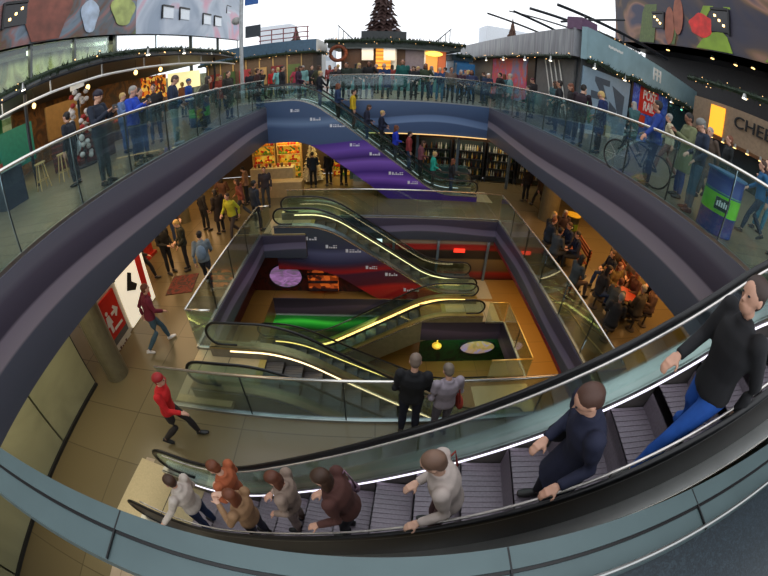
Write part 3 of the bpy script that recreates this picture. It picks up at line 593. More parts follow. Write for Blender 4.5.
t = thing('bar_counter', 'dark bar counter with pale top at the far left edge', 'counter', (-10.0, 5.75, 0), radians(-12))
MB().box(-1.6, 1.5, -0.35, 0.35, 0, 0.95).build('counter_body', mat('dark_blue_counter', (34, 46, 62), 0.5), t); MB().box(-1.7, 1.6, -0.45, 0.45, 0.95, 1.02).build('counter_top', mat('pale_teal_top', (150, 168, 160), 0.4), t)
for k in range(4):
    simple('condiment_pot', 'small pot on the pale top of the left bar counter', 'pot', MB().cyl(-10.9 + k * 0.5, 5.95 - k * 0.1, 1.02, 1.16, 0.06, 8), mat('pot_%d' % k, [(200, 60, 40), (190, 150, 40), (180, 180, 170), (120, 40, 30)][k], 0.4), 'pots on the left bar counter')
wood = mat('pale_pine', (196, 164, 104), 0.5, var=0.15)
for k, (x, y) in enumerate([(-8.35, 6.35), (-7.75, 6.75)]):
    t = thing('bar_stool', 'pale wooden bar stool nearest the %s' % ('counter on the left' if k == 0 else 'left glass balustrade, right of the other stool'), 'stool', (x, y, 0))
    MB().cyl(0, 0, 0.68, 0.72, 0.17, 14).build('seat', wood, t)
    for a in range(4):
        c, s = cos(a * pi / 2 + 0.5), sin(a * pi / 2 + 0.5); MB().tube([(0.12 * c, 0.12 * s, 0.68), (0.24 * c, 0.24 * s, 0)], 0.018, 6).build('leg', wood, t)
    MB().tube([(0.19 * cos(a), 0.19 * sin(a), 0.25) for a in [k_ * pi / 8 for k_ in range(16)]], 0.012, 5, closed=True).build('foot_ring', wood, t)
t = thing('display_cabinet', 'dark red slatted cabinet behind the person in the navy beanie', 'cabinet', (-8.8, 8.6, 0), radians(8))
MB().box(-1.1, 1.1, -0.35, 0.35, 0, 0.95).build('cabinet_body', mat('oxblood_slats', (70, 34, 34), 0.5), t); MB().box(-1.15, 1.15, -0.4, 0.4, 0.95, 1.0).build('top', mat('dark_wood_top', (84, 60, 40), 0.5), t)
for k in range(5): MB().box(-1.08, 1.08, -0.37, -0.35, 0.12 + k * 0.17, 0.17 + k * 0.17).build('slat', mat('red_slat', (110, 44, 40), 0.5), t)
t = thing('ornament_rack', 'tall rack hung with white and red bobble ornaments at the left stall', 'rack', (-8.1, 8.0, 0))
MB().cyl(0, 0, 0, 2.3, 0.04, 8).cyl(0, 0, 0, 0.04, 0.35, 14).build('stand', dark, t)
rr = random.Random(3); cw = mat('white_pompom', (206, 200, 196), 0.8); cr = mat('red_pompom', (150, 40, 36), 0.8)
for k in range(44):
    a = rr.uniform(0, 2 * pi); z = 0.25 + 2.0 * (k / 44); r = 0.30
    MB().ball((r * cos(a) * rr.uniform(0.7, 1.1), r * sin(a) * rr.uniform(0.7, 1.1), z), 0.09, 0.09, 0.08, 7, 5).build('ornament', cw if rr.random() < 0.72 else cr, t, True)
MB().box(-0.3, 0.3, -0.02, 0.02, 2.3, 2.48).build('price_sign', white, t)
simple('stall_wall', 'brown back wall of the stalls under the left canopy', 'wall panel', B(-15.0, -14.8, 10, 24, 0, 2.85), ramp_mat('warm_stall_wall', 'noise', [(0.3, (70, 50, 34)), (0.5, (124, 84, 44)), (0.6, (170, 110, 50)), (0.7, (60, 46, 36))], 0.5, ns=1.2, det=5))
tag(MB().box(-11.6, -11.5, 19.0, 23.0, 1.4, 2.5).box(-11.6, -11.5, 19.0, 19.1, 0, 1.4).build('lit_sign', mat('cream_lit_sign', (255, 236, 170), emit=0.9)), 'cream lit sign board glowing at the back of the left stalls', 'sign')
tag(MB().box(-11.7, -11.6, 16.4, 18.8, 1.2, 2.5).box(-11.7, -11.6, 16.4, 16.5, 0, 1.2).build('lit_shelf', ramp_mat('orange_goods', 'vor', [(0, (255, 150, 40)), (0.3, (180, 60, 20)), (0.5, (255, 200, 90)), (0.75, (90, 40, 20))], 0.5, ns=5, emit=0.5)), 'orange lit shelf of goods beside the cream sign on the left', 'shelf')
for k in range(9):
    t = thing('market_crate', 'crate of produce in the row under the left canopy', 'crate', (-10.6 - 0.1 * (k % 2), 9.6 + k * 0.75, 0), 0, 'crates under the left canopy')
    MB().box(-0.45, 0.45, -0.33, 0.33, 0, 0.75).build('crate_body', mat('crate_wood', (112, 84, 52), 0.7), t)
    b = MB()
    for j in range(12): b.ball((-0.35 + 0.23 * (j % 4), -0.2 + 0.2 * (j // 4), 0.78), 0.1, 0.1, 0.08, 6, 4)
    o = b.build('produce', mat('produce_%d' % (k % 4), [(190, 60, 30), (200, 150, 40), (80, 120, 40), (170, 90, 40)][k % 4], 0.5, var=0.3), t, True); o['kind'] = 'stuff'
# barrels
def barrel(loc, label, body, band, r=0.3, h=0.9, sign=True, face=0, topc=(60, 110, 150)):
    t = thing('oil_drum_table', label, 'drum', loc, face)
    MB().lathe(0, 0, [(r, 0), (r * 1.03, 0.02), (r, 0.05), (r, h * 0.32), (r * 1.03, h * 0.34), (r, h * 0.36), (r, h * 0.66), (r * 1.03, h * 0.68), (r, h * 0.7), (r, h - 0.03), (r * 1.03, h)], 24).build('drum', mat(*body), t, True)
    MB().lathe(0, 0, [(r * 1.012, h * 0.33), (r * 1.012, h * 0.70)], 24, cap=False).build('band', mat(*band), t, True)
    MB().cyl(0, 0, h, h + 0.03, r * 1.1, 24).build('top', mat('drum_top_%d' % topc[0], topc, 0.3), t)
    o = MB().box(-0.14, 0.14, -r * 1.06, -r * 1.0, h * 0.42, h * 0.62).build('label_plate', mat('dark_label', (20, 50, 40), 0.4), t)
    b = MB()
    for k in range(5): b.box(-0.11 + k * 0.045, -0.08 + k * 0.045, -r * 1.075, -r * 1.06, h * 0.48, h * (0.56 + 0.02 * (k % 2)))
    b.build('label_marks', white, o)
    return t
barrel((5.5, 3.95, 0), 'blue oil drum with lime green band beside the right balustrade', ('cobalt_drum', (22, 54, 128), 0.35), ('lime_band', (120, 214, 30), 0.4), 0.37, 1.0, face=radians(-50))
barrel((-5.9, 11.6, 0), 'blue oil drum with green band behind the left balustrade, cloth on top', ('dark_blue_drum', (24, 60, 92), 0.35), ('green_band', (60, 170, 40), 0.4), 0.36, 0.95, face=radians(25))
barrel((7.55, 12.2, Z1), 'dark oil drum with green band and yellow top beside the lower right column', ('black_drum', (26, 30, 28), 0.4), ('olive_green_band', (84, 110, 30), 0.4), 0.3, 0.85, face=radians(-30), topc=(196, 170, 60))
simple('newspaper_tray', 'white tray lying on the green banded drum behind the left balustrade', 'tray', B(-6.3, -5.5, 11.35, 11.75, 0.985, 1.03), white)
# bike beside man in blue jacket
def bicycle(loc, rz, label):
    t = thing('bicycle', label, 'bicycle', loc, rz)
    for x in (-0.52, 0.52):
        MB().tube([(x + 0.33 * cos(a), 0, 0.35 + 0.33 * sin(a)) for a in [k * pi / 12 for k in range(24)]], 0.02, 6, closed=True).build('wheel', rubber, t)
        b = MB()
        for k in range(8): b.tube([(x, 0, 0.35), (x + 0.32 * cos(k * pi / 4), 0, 0.35 + 0.32 * sin(k * pi / 4))], 0.003, 4)
        b.build('spokes', steel, t)
    fr = MB()
    for a, c in (((-0.52, 0.35), (-0.1, 0.32)), ((-0.1, 0.32), (-0.22, 0.82)), ((-0.52, 0.35), (-0.2, 0.74)), ((-0.1, 0.32), (0.36, 0.76)), ((-0.2, 0.74), (0.34, 0.84)), ((0.34, 0.88), (0.52, 0.35))): fr.tube([(a[0], 0, a[1]), (c[0], 0, c[1])], 0.016, 6)
    fr.build('frame', mat('dark_blue_enamel', (30, 44, 70), 0.3), t)
    MB().ball((-0.23, 0, 0.88), 0.13, 0.07, 0.035, 8, 5).build('saddle', black, t); MB().tube([(0.28, -0.26, 1.0), (0.36, -0.12, 0.98), (0.35, 0, 0.92), (0.36, 0.12, 0.98), (0.28, 0.26, 1.0)], 0.014, 6).build('handlebar', steel, t)
    MB().tube([(-0.1 + 0.09 * cos(a), 0.04, 0.32 + 0.09 * sin(a)) for a in [k * pi / 6 for k in range(12)]], 0.01, 5, closed=True).build('chainring', steel, t)
bicycle((5.15, 6.2, 0), radians(115), 'bicycle held by the man in the blue jacket at the right balustrade')
bicycle((-3.9, 17.3, 0), radians(10), 'bicycle parked at the far left corner behind the escalator head')
bicycle((3.9, 16.7, Z1), radians(5), 'bicycle parked at the foot of the far blue and purple escalator')
# lamp pole with signs
t = thing('sign_pole', 'tall pale pole with small blue and dark sign boards', 'pole', (-7.4, 20, 0))
MB().cyl(0, 0, 0, 7.2, 0.11, 12).build('pole', mat('pale_pole_paint', (186, 192, 196), 0.4), t)
MB().box(0.2, 0.95, -0.04, 0.04, 5.75, 6.3).build('blue_sign', mat('blue_sign_paint', (40, 96, 170), 0.4), t); MB().box(0.25, 1.1, -0.04, 0.04, 3.75, 4.45).build('dark_sign', mat('dark_sign_board', (50, 60, 70), 0.5), t)
MB().ball((-0.3, 0, 4.9), 0.28, 0.2, 0.25, 8, 6).build('lamp_head', mat('grey_lamp_head', (170, 170, 168), 0.5), t)
# kiosks behind
def kiosk(name, label, x0, x1, y0, y1, h0, h1, body, fas, over=0.4):
    t = thing(name, label, 'kiosk', ((x0 + x1) / 2, (y0 + y1) / 2, 0)); cx, cy = t.location.x, t.location.y
    w2, d2 = (x1 - x0) / 2, (y1 - y0) / 2
    MB().box(-w2, w2, -d2, d2, 0, h0).build('body', body, t)
    MB().box(-w2 - over, w2 + over, -d2 - over, d2 + over, h0, h1).build('roof_fascia', fas, t)
    return t
t = kiosk('market_kiosk', 'grey blue kiosk with white right side under red figures, left of centre', -11.5, -4.2, 24, 28, 2.75, 3.6, mat('brown_kiosk_body', (92, 76, 60), 0.6), mat('grey_blue_fascia', (76, 108, 134), 0.5), 0.3)
MB().box(3.95, 3.99, -2.3, 2.3, 2.76, 3.62).build('white_side_fascia', white, t)
for k in range(8): MB().box(-3.5 + k * 0.92, -3.44 + k * 0.92, -2.06, -2.0, 0, 2.75).build('post', wood, t)
for k in range(6): MB().box(-3.4 + k * 1.1, -2.6 + k * 1.1, -2.08, -2.02, 0.8, 2.0).build('goods_panel', mat('goods_%d' % k, [(120, 40, 36), (60, 90, 50), (150, 50, 60), (170, 140, 90), (110, 30, 34), (90, 110, 60)][k], 0.6), t)
garland('fir garland under the fascia of the kiosk left of centre', [(x, 23.6, 2.75) for x in (-11.9, -10, -8, -6, -4)] + [(-3.8, 25.5, 2.75), (-3.8, 28, 2.75)], 0.22, 26)
t = thing('roof_railing', 'red and grey railing with crates on the roof of the kiosk left of centre', 'railing', (-6.3, 25, 3.6))
for k in range(5): MB().cyl(-1.6 + k * 0.8, 0, 0, 1.1, 0.04, 6).build('post', mat('rose_metal', (150, 90, 92), 0.5), t)
for z in (0.35, 0.7, 1.08): MB().tube([(-1.7, 0, z), (1.7, 0, z)], 0.04, 6).build('rail', mat('rose_metal', (150, 90, 92), 0.5), t)
def ctree(label, loc, h, r, m, m2=None):
    t = thing('christmas_tree', label, 'christmas tree', loc); b = MB(); n = 20; rr = random.Random(int(h * 10))
    for k in range(n):
        z0 = h * 0.08 + (h * 0.92) * k / n; rk = (r * (1 - k / n) + 0.05) * rr.uniform(0.92, 1.08); dz = h * 0.13
        m_ = 26; vs = []; fs = []
        for j in range(m_):
            a = 2 * pi * j / m_ + k; q = rk * (1.0 if j % 2 else 0.7) * rr.uniform(0.8, 1.15); vs.append((q * cos(a), q * sin(a), z0 - 0.04 * h * (j % 2)))
        vs.append((0, 0, z0 + dz)); vs.append((0, 0, z0 - 0.01))
        for j in range(m_): fs += [(j, (j + 1) % m_, m_), ((j + 1) % m_, j, m_ + 1)]
        b.add(vs, fs)
    b.build('foliage', m, t); MB().cyl(0, 0, 0, h * 0.12, 0.06 * h / 2, 8).build('trunk', mat('tree_trunk', (60, 42, 30), 0.8), t)
    if m2:
        for k in range(40):
            a = rr.uniform(0, 2 * pi); f = rr.random(); z = h * 0.08 + h * 0.85 * f; q = r * (1 - f) * 0.95
            MB().ball((q * cos(a), q * sin(a), z), 0.07, 0.07, 0.07, 6, 4).build('bauble', m2, t)
    return t
t = kiosk('market_kiosk', 'centre kiosk with garlanded flat roof, lit goods and teal counter', -2.6, 4.4, 26, 31, 3.05, 3.45, mat('dark_brown_kiosk', (74, 52, 36), 0.6), mat('dark_green_edge', (52, 66, 62), 0.5), 0.8)
MB().prism([(-3.6, 3.1), (3.6, 3.1), (3.6, 2.95), (-3.6, 2.95)], 'y', -3.2, -2.5).build('awning_edge', mat('grey_awning', (120, 128, 130), 0.4), t)
MB().box(-3.4, 3.4, -3.3, -2.5, 0, 1.15).build('counter', mat('teal_glass_counter', (84, 134, 136), 0.2), t)
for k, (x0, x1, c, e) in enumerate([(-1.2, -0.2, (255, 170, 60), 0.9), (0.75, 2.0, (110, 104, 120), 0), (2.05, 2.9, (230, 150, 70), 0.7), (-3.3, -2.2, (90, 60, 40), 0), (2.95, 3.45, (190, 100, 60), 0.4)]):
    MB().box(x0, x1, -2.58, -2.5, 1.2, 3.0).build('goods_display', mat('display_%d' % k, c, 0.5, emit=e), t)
for k in range(6): MB().box(-1.2, -0.2, -2.66, -2.58, 1.35 + k * 0.28, 1.39 + k * 0.28).build('shelf', dark, t)
MB().cyl(-0.02, -2.75, 0, 3.1, 0.2, 14).build('white_column', white, t); MB().box(1.98, 2.08, -2.7, -2.6, 1.15, 3.0).build('post', white, t)
for x in (-2.1, -0.7): MB().box(x, x + 0.75, -3.25, -3.2, 2.1, 2.95).build('hanging_sign', white, t)
MB().ball((2.6, -2.9, 2.75), 0.6, 0.2, 0.2, 8, 5).build('yellow_lamp', mat('yellow_lamp_glow', (255, 220, 100), emit=1.3), t)
garland('thick fir garland around the flat roof of the centre kiosk', [(-3.6, 25.1, 3.5)] + [(x, 25.1, 3.5) for x in (-2, 0, 2, 4)] + [(5.5, 25.1, 3.5)], 0.28, 70)
t = thing('wreath', 'brown wreath hanging at the left end of the centre kiosk', 'wreath', (-2.7, 25.0, 2.6))
MB().tube([(0.5 * cos(a), 0, 0.5 * sin(a)) for a in [k * pi / 10 for k in range(20)]], 0.13, 8, closed=True).build('ring', mat('copper_wreath', (120, 60, 34), 0.6, var=0.4, scale=20), t)
ctree('tall Christmas tree on the roof of the centre kiosk', (0.15, 28, 3.45), 6.2, 1.5, mat('reddish_fir', (66, 44, 40), 0.8, var=0.4, scale=20), mat('silver_bauble', (220, 215, 225), 0.2))
simple('roof_planter', 'dark planter box around the tree on the centre kiosk roof', 'planter', B(-1.3, 1.7, 26.2, 26.7, 3.46, 4.3), mat('dark_planter', (66, 70, 72), 0.6))
for k, x in enumerate((-3.1, 3.1)):
    t = thing('roof_ladder_frame', 'slanted grey frame on the %s end of the centre kiosk roof' % ('left' if x < 0 else 'right'), 'frame', (x + 0.9, 25.8, 3.45))
    s = 1 if x > 0 else -1
    MB().prism([(-0.6 * s, 0), (0.6 * s, 1.3), (0.68 * s, 1.3), (-0.5 * s, 0)], 'y', 0, 0.08).build('slanted_bar', dark, t)
    for j in range(4): MB().box((-0.35 + 0.3 * j) * s - 0.02, (-0.35 + 0.3 * j) * s + 0.02, 0, 0.06, 0, 0.3 + 0.3 * j).build('upright', dark, t)
t = kiosk('market_kiosk', 'bright blue kiosk with dark garlanded roof behind the far balustrade', 5.3, 6.45, 28, 31, 2.5, 3.0, mat('azure_paint', (40, 130, 190), 0.4), mat('dark_teal_roof', (44, 70, 78), 0.5), 0.2)
simple('blue_shop_counter', 'azure counter front right of the blue kiosk', 'counter', B(5.3, 6.6, 26.8, 27.6, 0, 2.3), mat('azure_paint2', (44, 120, 180), 0.4))
garland('fir garland on the blue kiosk roof', [(5.4, 27.7, 2.95), (5.9, 27.65, 2.9), (6.5, 27.7, 2.95)], 0.3, 50)
ctree('small pointed brown tree far behind, left of the centre kiosk', (-8.7, 40, 3.6), 3.0, 1.0, mat('brown_fir', (92, 66, 54), 0.8, var=0.3))
ctree('small pointed brown tree above the right kiosk roof', (13.8, 40, 4.6), 4.2, 1.0, mat('brown_fir', (92, 66, 54), 0.8, var=0.3))
simple('tree_stand_building', 'low pale hut below the small tree on the left', 'hut', B(-11, -6, 38.5, 43, 0, 3.58), mat('pale_hut', (170, 172, 172), 0.6))
simple('tree_stand_building', 'low grey hut below the small tree on the right', 'hut', B(11.5, 17, 38.5, 43, 0, 4.58), mat('grey_hut', (150, 152, 152), 0.6))
for k, (x0, x1, y, h) in enumerate([(-30, -22, 95, 15), (-15, -11, 90, 8), (-8, -5.5, 95, 7.5), (12, 24, 100, 9), (26, 40, 95, 16)]):
    t = thing('distant_building', ['pale tower block far left beyond the hall', 'pale distant building behind the left kiosk', 'narrow pale building seen left of the centre kiosk', 'low pale building far behind the blue kiosk', 'pale tower block far right beyond the hall'][k], 'building', (x0, y, 0))
    MB().box(0, x1 - x0, 0, 8, 0, h).build('block', mat('hazy_facade', (206, 212, 220), 0.7), t)
    for j in range(int((x1 - x0) / 2)):
        MB().box(0.5 + 2 * j, 1.5 + 2 * j, -0.05, 0, h * 0.5, h * 0.62).build('window', mat('hazy_window', (170, 182, 196), 0.4), t)

# ------------------------------------------------------------------ level -1 shops
def shelf_unit(label, x0, x1, y, z, n, m, back, group=None, name='shelf_unit', h=2.1):
    t = thing(name, label, 'shelves', (x0, y, z), 0, group)
    MB().box(0, x1 - x0, 0.36, 0.4, 0, h).build('back_panel', back, t)
    for x in (0, x1 - x0 - 0.04): MB().box(x, x + 0.04, 0, 0.4, 0, h).build('side_panel', m, t)
    for k in range(n): MB().box(0.04, x1 - x0 - 0.04, 0, 0.36, 0.3 + k * (h - 0.4) / n, 0.33 + k * (h - 0.4) / n).build('shelf', m, t)
    return t
frame_m = mat('blue_grey_shop_frame', (96, 116, 134), 0.4, 0.4)
bc = [mat('bottle_glass_%d' % k, c, 0.15) for k, c in enumerate([(30, 50, 30), (120, 90, 40), (190, 190, 170), (60, 24, 24), (200, 170, 90)])]
bott = [MB().lathe(0, 0, [(0.04, 0), (0.042, 0.02), (0.042, 0.19), (0.015, 0.25), (0.014, 0.32)], 8).mesh('bottle', m_, True) for m_ in bc]
rr = random.Random(5); cnt = 0
for k, x0 in enumerate((2.0, 3.75, 5.5, 7.25)):
    shelf_unit('bottle shelves, %s unit of the wine shop under the far right balcony' % ('first', 'second', 'third', 'fourth')[k], x0, x0 + 1.6, 18.2, Z1, 4, dark, mat('dark_teal_shelf_back', (40, 56, 56), 0.5))
    for j in range(4):
        for i in range(12):
            if rr.random() < 0.12: continue
            o = bpy.data.objects.new('bottle', bott[rr.randrange(5)]); COL.objects.link(o); o.location = (x0 + 0.12 + i * 0.123, 18.36, Z1 + 0.33 + j * 0.425)
            tag(o, 'bottle on the %s shelf of the %s wine shop unit' % (('lowest', 'second', 'third', 'top')[j], ('first', 'second', 'third', 'fourth')[k]), 'bottle', 'bottles on the %s shelf, wine unit %s' % (('lowest', 'second', 'third', 'top')[j], ('one', 'two', 'three', 'four')[k]))
    tag(MB().box(x0 + 0.1, x0 + 1.5, 18.15, 18.3, -1.78, -1.55).build('light_box', mat('amber_light_box', (255, 160, 50), emit=1.0)), 'amber light box above the %s bottle shelf unit' % ('first', 'second', 'third', 'fourth')[k], 'light')
for k, x in enumerate((1.75, 3.68, 6.35, 8.95)):
    struct('trim_%d' % (70 + k), MB().box(x, x + 0.12, 17.3, 17.42, Z1, -1.47), frame_m)
struct('window_60', B(-1.2, 1.7, 17.5, 17.54, Z1, -1.47), glassmat('shopfront_glass', (0.5, 0.62, 0.62), 0.3))
simple('display_table', 'glass topped display table in front of the wine shop', 'table', B(2.2, 4.4, 17.55, 18.05, Z1, Z1 + 0.85), mat('dark_teal_table', (50, 76, 78), 0.25))
simple('shop_counter', 'teal grey shop counter behind the far purple escalator', 'counter', B(-1.4, 1.6, 17.9, 18.6, Z1, Z1 + 1.1), mat('teal_grey_counter', (80, 116, 118), 0.3))
# produce / sweets shop bright on the left back
for k, x0 in enumerate((-6.5, -5.15, -2.3)):
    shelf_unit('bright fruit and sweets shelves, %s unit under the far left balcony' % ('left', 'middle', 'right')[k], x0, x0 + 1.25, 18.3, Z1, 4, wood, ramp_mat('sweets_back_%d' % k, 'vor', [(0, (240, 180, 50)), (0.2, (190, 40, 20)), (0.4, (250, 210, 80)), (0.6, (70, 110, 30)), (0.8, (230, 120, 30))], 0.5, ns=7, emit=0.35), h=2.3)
fruit = [MB().ball((0, 0, 0.07), 0.075, 0.075, 0.07, 8, 6).mesh('fruit', m_, True) for m_ in [mat('fruit_%d' % k, c, 0.4) for k, c in enumerate([(230, 140, 20), (200, 40, 20), (240, 210, 50), (110, 160, 40)])]]
for k, x0 in enumerate((-6.5, -5.15, -2.3)):
    for j in range(4):
        for i in range(7):
            o = bpy.data.objects.new('fruit', fruit[(j + k + i // 3) % 4]); COL.objects.link(o); o.location = (x0 + 0.15 + i * 0.155, 18.45, Z1 + 0.33 + j * 0.475)
            tag(o, 'round fruit on the %s shelf of the %s bright unit under the left balcony' % (('lowest', 'second', 'third', 'top')[j], ('left', 'middle', 'right')[k]), 'fruit', 'fruit on the %s shelf, %s unit' % (('lowest', 'second', 'third', 'top')[j], ('left', 'middle', 'right')[k]))
t = thing('christmas_tree', 'white and silver Christmas tree glowing between the bright shelves under the far balcony', 'christmas tree', (-3.2, 17.6, Z1))
b = MB(); rr = random.Random(9)
for k in range(10):
    z0 = 0.15 + k * 0.2; rk = 0.62 * (1 - k / 11)
    vs = [(rk * (1 if j % 2 else 0.7) * cos(2 * pi * j / 16), rk * (1 if j % 2 else 0.7) * sin(2 * pi * j / 16), z0) for j in range(16)] + [(0, 0, z0 + 0.42), (0, 0, z0 - 0.01)]
    b.add(vs, [f for j in range(16) for f in ((j, (j + 1) % 16, 16), ((j + 1) % 16, j, 17))])
b.build('foliage', mat('frosted_fir', (196, 184, 150), 0.5, var=0.35, scale=25), t); MB().cyl(0, 0, 0, 0.2, 0.05, 8).build('trunk', wood, t)
for k in range(30):
    f = rr.random(); a = rr.uniform(0, 2 * pi); q = 0.6 * (1 - f); MB().ball((q * cos(a), q * sin(a), 0.2 + 1.9 * f), 0.045, 0.045, 0.045, 6, 4).build('bauble', mat('gold_bauble', (240, 200, 120), 0.2, 0.6), t)
simple('produce_counter', 'cream counter with produce in front of the bright shelves', 'counter', B(-6.3, -4.1, 17.2, 17.8, Z1, Z1 + 0.85), mat('cream_counter', (190, 176, 140), 0.4))
for k in range(10):
    simple('produce_basket', 'small basket of produce on the cream counter', 'basket', MB().lathe(-6.1 + k * 0.2, 17.5, [(0.05, Z1 + 0.85), (0.09, Z1 + 0.98), (0.06, Z1 + 1.04)], 8), mat('basket_%d' % (k % 3), [(170, 50, 30), (90, 70, 50), (200, 150, 60)][k % 3], 0.5, var=0.3), 'baskets on the cream counter')
simple('market_bench_counter', 'long pale bench counter behind the upper pit escalator', 'counter', B(-5.4, -3.3, 15.3, 15.9, Z1, Z1 + 0.7), mat('pale_wood_counter', (168, 140, 96), 0.5))
for k, y in enumerate((10.2, 12.2, 14.2, 16.2)):
    t = shelf_unit('warm lit goods shelves along the left shop wall, %s from the front' % ('first', 'second', 'third', 'last')[k], 0, 1.8, 0, 0, 5, wood, ramp_mat('warm_goods_back_%d' % k, 'vor', [(0, (230, 150, 60)), (0.25, (120, 50, 24)), (0.5, (210, 170, 100)), (0.7, (60, 40, 28)), (0.85, (200, 90, 40))], 0.5, ns=6, emit=0.3), h=2.4)  # warm shop light on the goods is given as glow of the back panel
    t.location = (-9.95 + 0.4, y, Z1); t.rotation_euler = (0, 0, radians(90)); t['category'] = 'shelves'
simple('red_banner', 'narrow red banner stand in the lower left crowd', 'banner', B(-8.1, -8.05, 9.7, 10.3, Z1 + 0.1, Z1 + 2.0).box(-8.2, -7.95, 9.6, 10.4, Z1, Z1 + 0.1), mat('red_banner_cloth', (170, 36, 26), 0.5, var=0.3))
simple('doormat', 'dark mat with red print on the lower floor in the left crowd', 'mat', MB().obox((-5.75, 8.3, Z1 + 0.01), (0.42, 0.1, 0), (-0.10, 0.5, 0), (0, 0, 0.01)), ramp_mat('red_print_mat', 'noise', [(0.4, (58, 34, 26)), (0.56, (120, 40, 26)), (0.6, (60, 36, 28))], 0.7, ns=3))
# restroom sign and wall posters
t = thing('restroom_sign', 'red restroom sign with white figures and arrow beside the lower left column', 'sign', (-6.36, 5.45, -3.25))
MB().box(-0.03, 0.02, -0.5, 0.5, -0.48, 0.58).build('red_panel', mat('sign_red', (206, 34, 26), 0.4, var=0.04), t)
def figure(y, s, skirt):
    b = MB(); n = 12
    b.prism([(y + 0.055 * s * cos(a), 0.22 * s + 0.055 * s * sin(a)) for a in [2 * pi * k / n for k in range(n)]], 'x', 0.02, 0.03)
    bd = [(-0.07, 0.14), (0.07, 0.14), (0.13, -0.12), (0.05, -0.12), (0.05, -0.34), (-0.05, -0.34), (-0.05, -0.12), (-0.13, -0.12)] if skirt else [(-0.09, 0.14), (0.09, 0.14), (0.09, -0.08), (0.055, -0.08), (0.055, -0.34), (-0.055, -0.34), (-0.055, -0.08), (-0.09, -0.08)]
    b.prism([(y + a * s, c * s) for a, c in bd], 'x', 0.02, 0.03); return b
figure(-0.33, 0.95, False).build('man_figure', white, t); figure(-0.06, 0.95, True).build('woman_figure', white, t)
MB().prism([(0.1, 0.12), (0.26, 0.12), (0.22, 0.2), (0.27, 0.24), (0.42, 0.08), (0.27, -0.08), (0.22, -0.04), (0.26, 0.04), (0.1, 0.04)], 'x', 0.02, 0.03).build('arrow', white, t)
MB().box(0.02, 0.03, 0.02, 0.4, -0.34, -0.27).build('lettering', white, t)
MB().box(-0.03, 0.02, -0.5, 0.5, -0.66, -0.49).build('grey_strip', mat('grey_sign_strip', (96, 96, 92), 0.5), t); q = MB().box(-0.03, 0.02, -0.5, 0.5, -1.08, -0.67).build('white_panel', mat('cream_sign_panel', (206, 198, 176), 0.4), t)
b = MB()
for k in range(6): b.box(0.02, 0.03, -0.3 + k * 0.1, -0.24 + k * 0.1, -0.92, -0.92 + [0.14, 0.10, 0.14, 0.10, 0.10, 0.14][k])
b.build('lettering', mat('orange_black_lettering', (90, 40, 20), 0.5), q)
simple('wall_clock', 'round wall mounted ring above the restroom sign', 'clock', MB().tube([(-6.37, 6.15 + 0.16 * cos(a), -2.45 + 0.16 * sin(a)) for a in [k * pi / 10 for k in range(20)]], 0.02, 6, closed=True), black)
t = thing('glow_panel', 'tall white lit poster panel with red stripe on the left wall', 'poster', (-6.38, 6.85, -2.9))
MB().box(-0.02, 0.03, -0.7, 0.7, -1.15, 1.2).build('lit_face', mat('lit_poster_white', (250, 240, 215), emit=0.55), t)
MB().prism([(0.25, -1.0), (0.5, -1.0), (0.62, 1.1), (0.35, 1.1)], 'x', 0.03, 0.04).build('red_stripe', red, t)
MB().prism([(-0.4, -0.2), (-0.15, 0.2), (0.0, 0.1), (-0.1, -0.1), (0.1, -0.3), (-0.05, -0.4)], 'x', 0.03, 0.04).build('dark_figure_print', black, t)
# oval screens
def oval(loc, rx, rz, m, label):
    t = thing('oval_screen', label, 'screen', loc)
    MB().prism([(rx * cos(2 * pi * k / 32), rz * sin(2 * pi * k / 32)) for k in range(32)], 'y', -0.03, 0.0).build('screen_face', m, t)
    MB().tube([(rx * cos(2 * pi * k / 32), -0.02, rz * sin(2 * pi * k / 32)) for k in range(32)], 0.03, 6, closed=True).build('rim', dark, t)
oval((-3.5, 11.98, -6.1), 0.66, 0.52, ramp_mat('lilac_screen', 'noise', [(0.3, (110, 110, 110)), (0.5, (170, 120, 180)), (0.65, (200, 150, 210)), (0.75, (110, 90, 130))], 0.4, ns=1.5, scale=(1, 1, 3), emit=0.35), 'lilac oval screen glowing on the dark red wall in the pit')
oval((4.0, 10.56, -8.4), 0.72, 0.36, ramp_mat('amber_lilac_screen', 'noise', [(0.3, (140, 120, 90)), (0.5, (190, 150, 90)), (0.65, (160, 140, 190)), (0.75, (120, 110, 160))], 0.4, ns=1.5, emit=0.35), 'amber and lilac oval screen on the dark green wall of the lowest floor')
t = thing('pastry_display', 'orange lit pastry display on the dark red wall beside the lilac screen', 'display', (-1.95, 11.9, Z2))
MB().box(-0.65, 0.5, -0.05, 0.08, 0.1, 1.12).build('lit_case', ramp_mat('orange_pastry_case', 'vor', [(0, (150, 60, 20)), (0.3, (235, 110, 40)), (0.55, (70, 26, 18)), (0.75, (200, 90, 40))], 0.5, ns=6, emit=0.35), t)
for k in range(3): MB().box(-0.65, 0.5, -0.2, -0.05, 0.2 + 0.35 * k, 0.23 + 0.35 * k).build('shelf', dark, t)
tag(MB().box(3.05, 3.5, 12.93, 12.99, -5.5, -5.36).build('red_neon_sign', mat('red_neon', (255, 60, 40), emit=1.0)), 'small red neon sign on the shop bands at the back of the pit', 'sign')
for k, x in enumerate((0.6, 2.35, 4.4)): struct('trim_%d' % (80 + k), MB().box(x, x + 0.09, 12.88, 12.97, Z2, -4.97), frame_m)
tag(MB().lathe(2.3, 10.35, [(0.05, -8.2), (0.18, -8.14), (0.18, -8.08), (0.06, -8.0)], 12).box(2.28, 2.32, 10.33, 10.37, -8.0, -7.6).build('yellow_pendant', mat('yellow_glow', (240, 180, 60), emit=0.5)), 'yellow pendant lamp hanging on the lowest floor beside the oval screen', 'lamp')

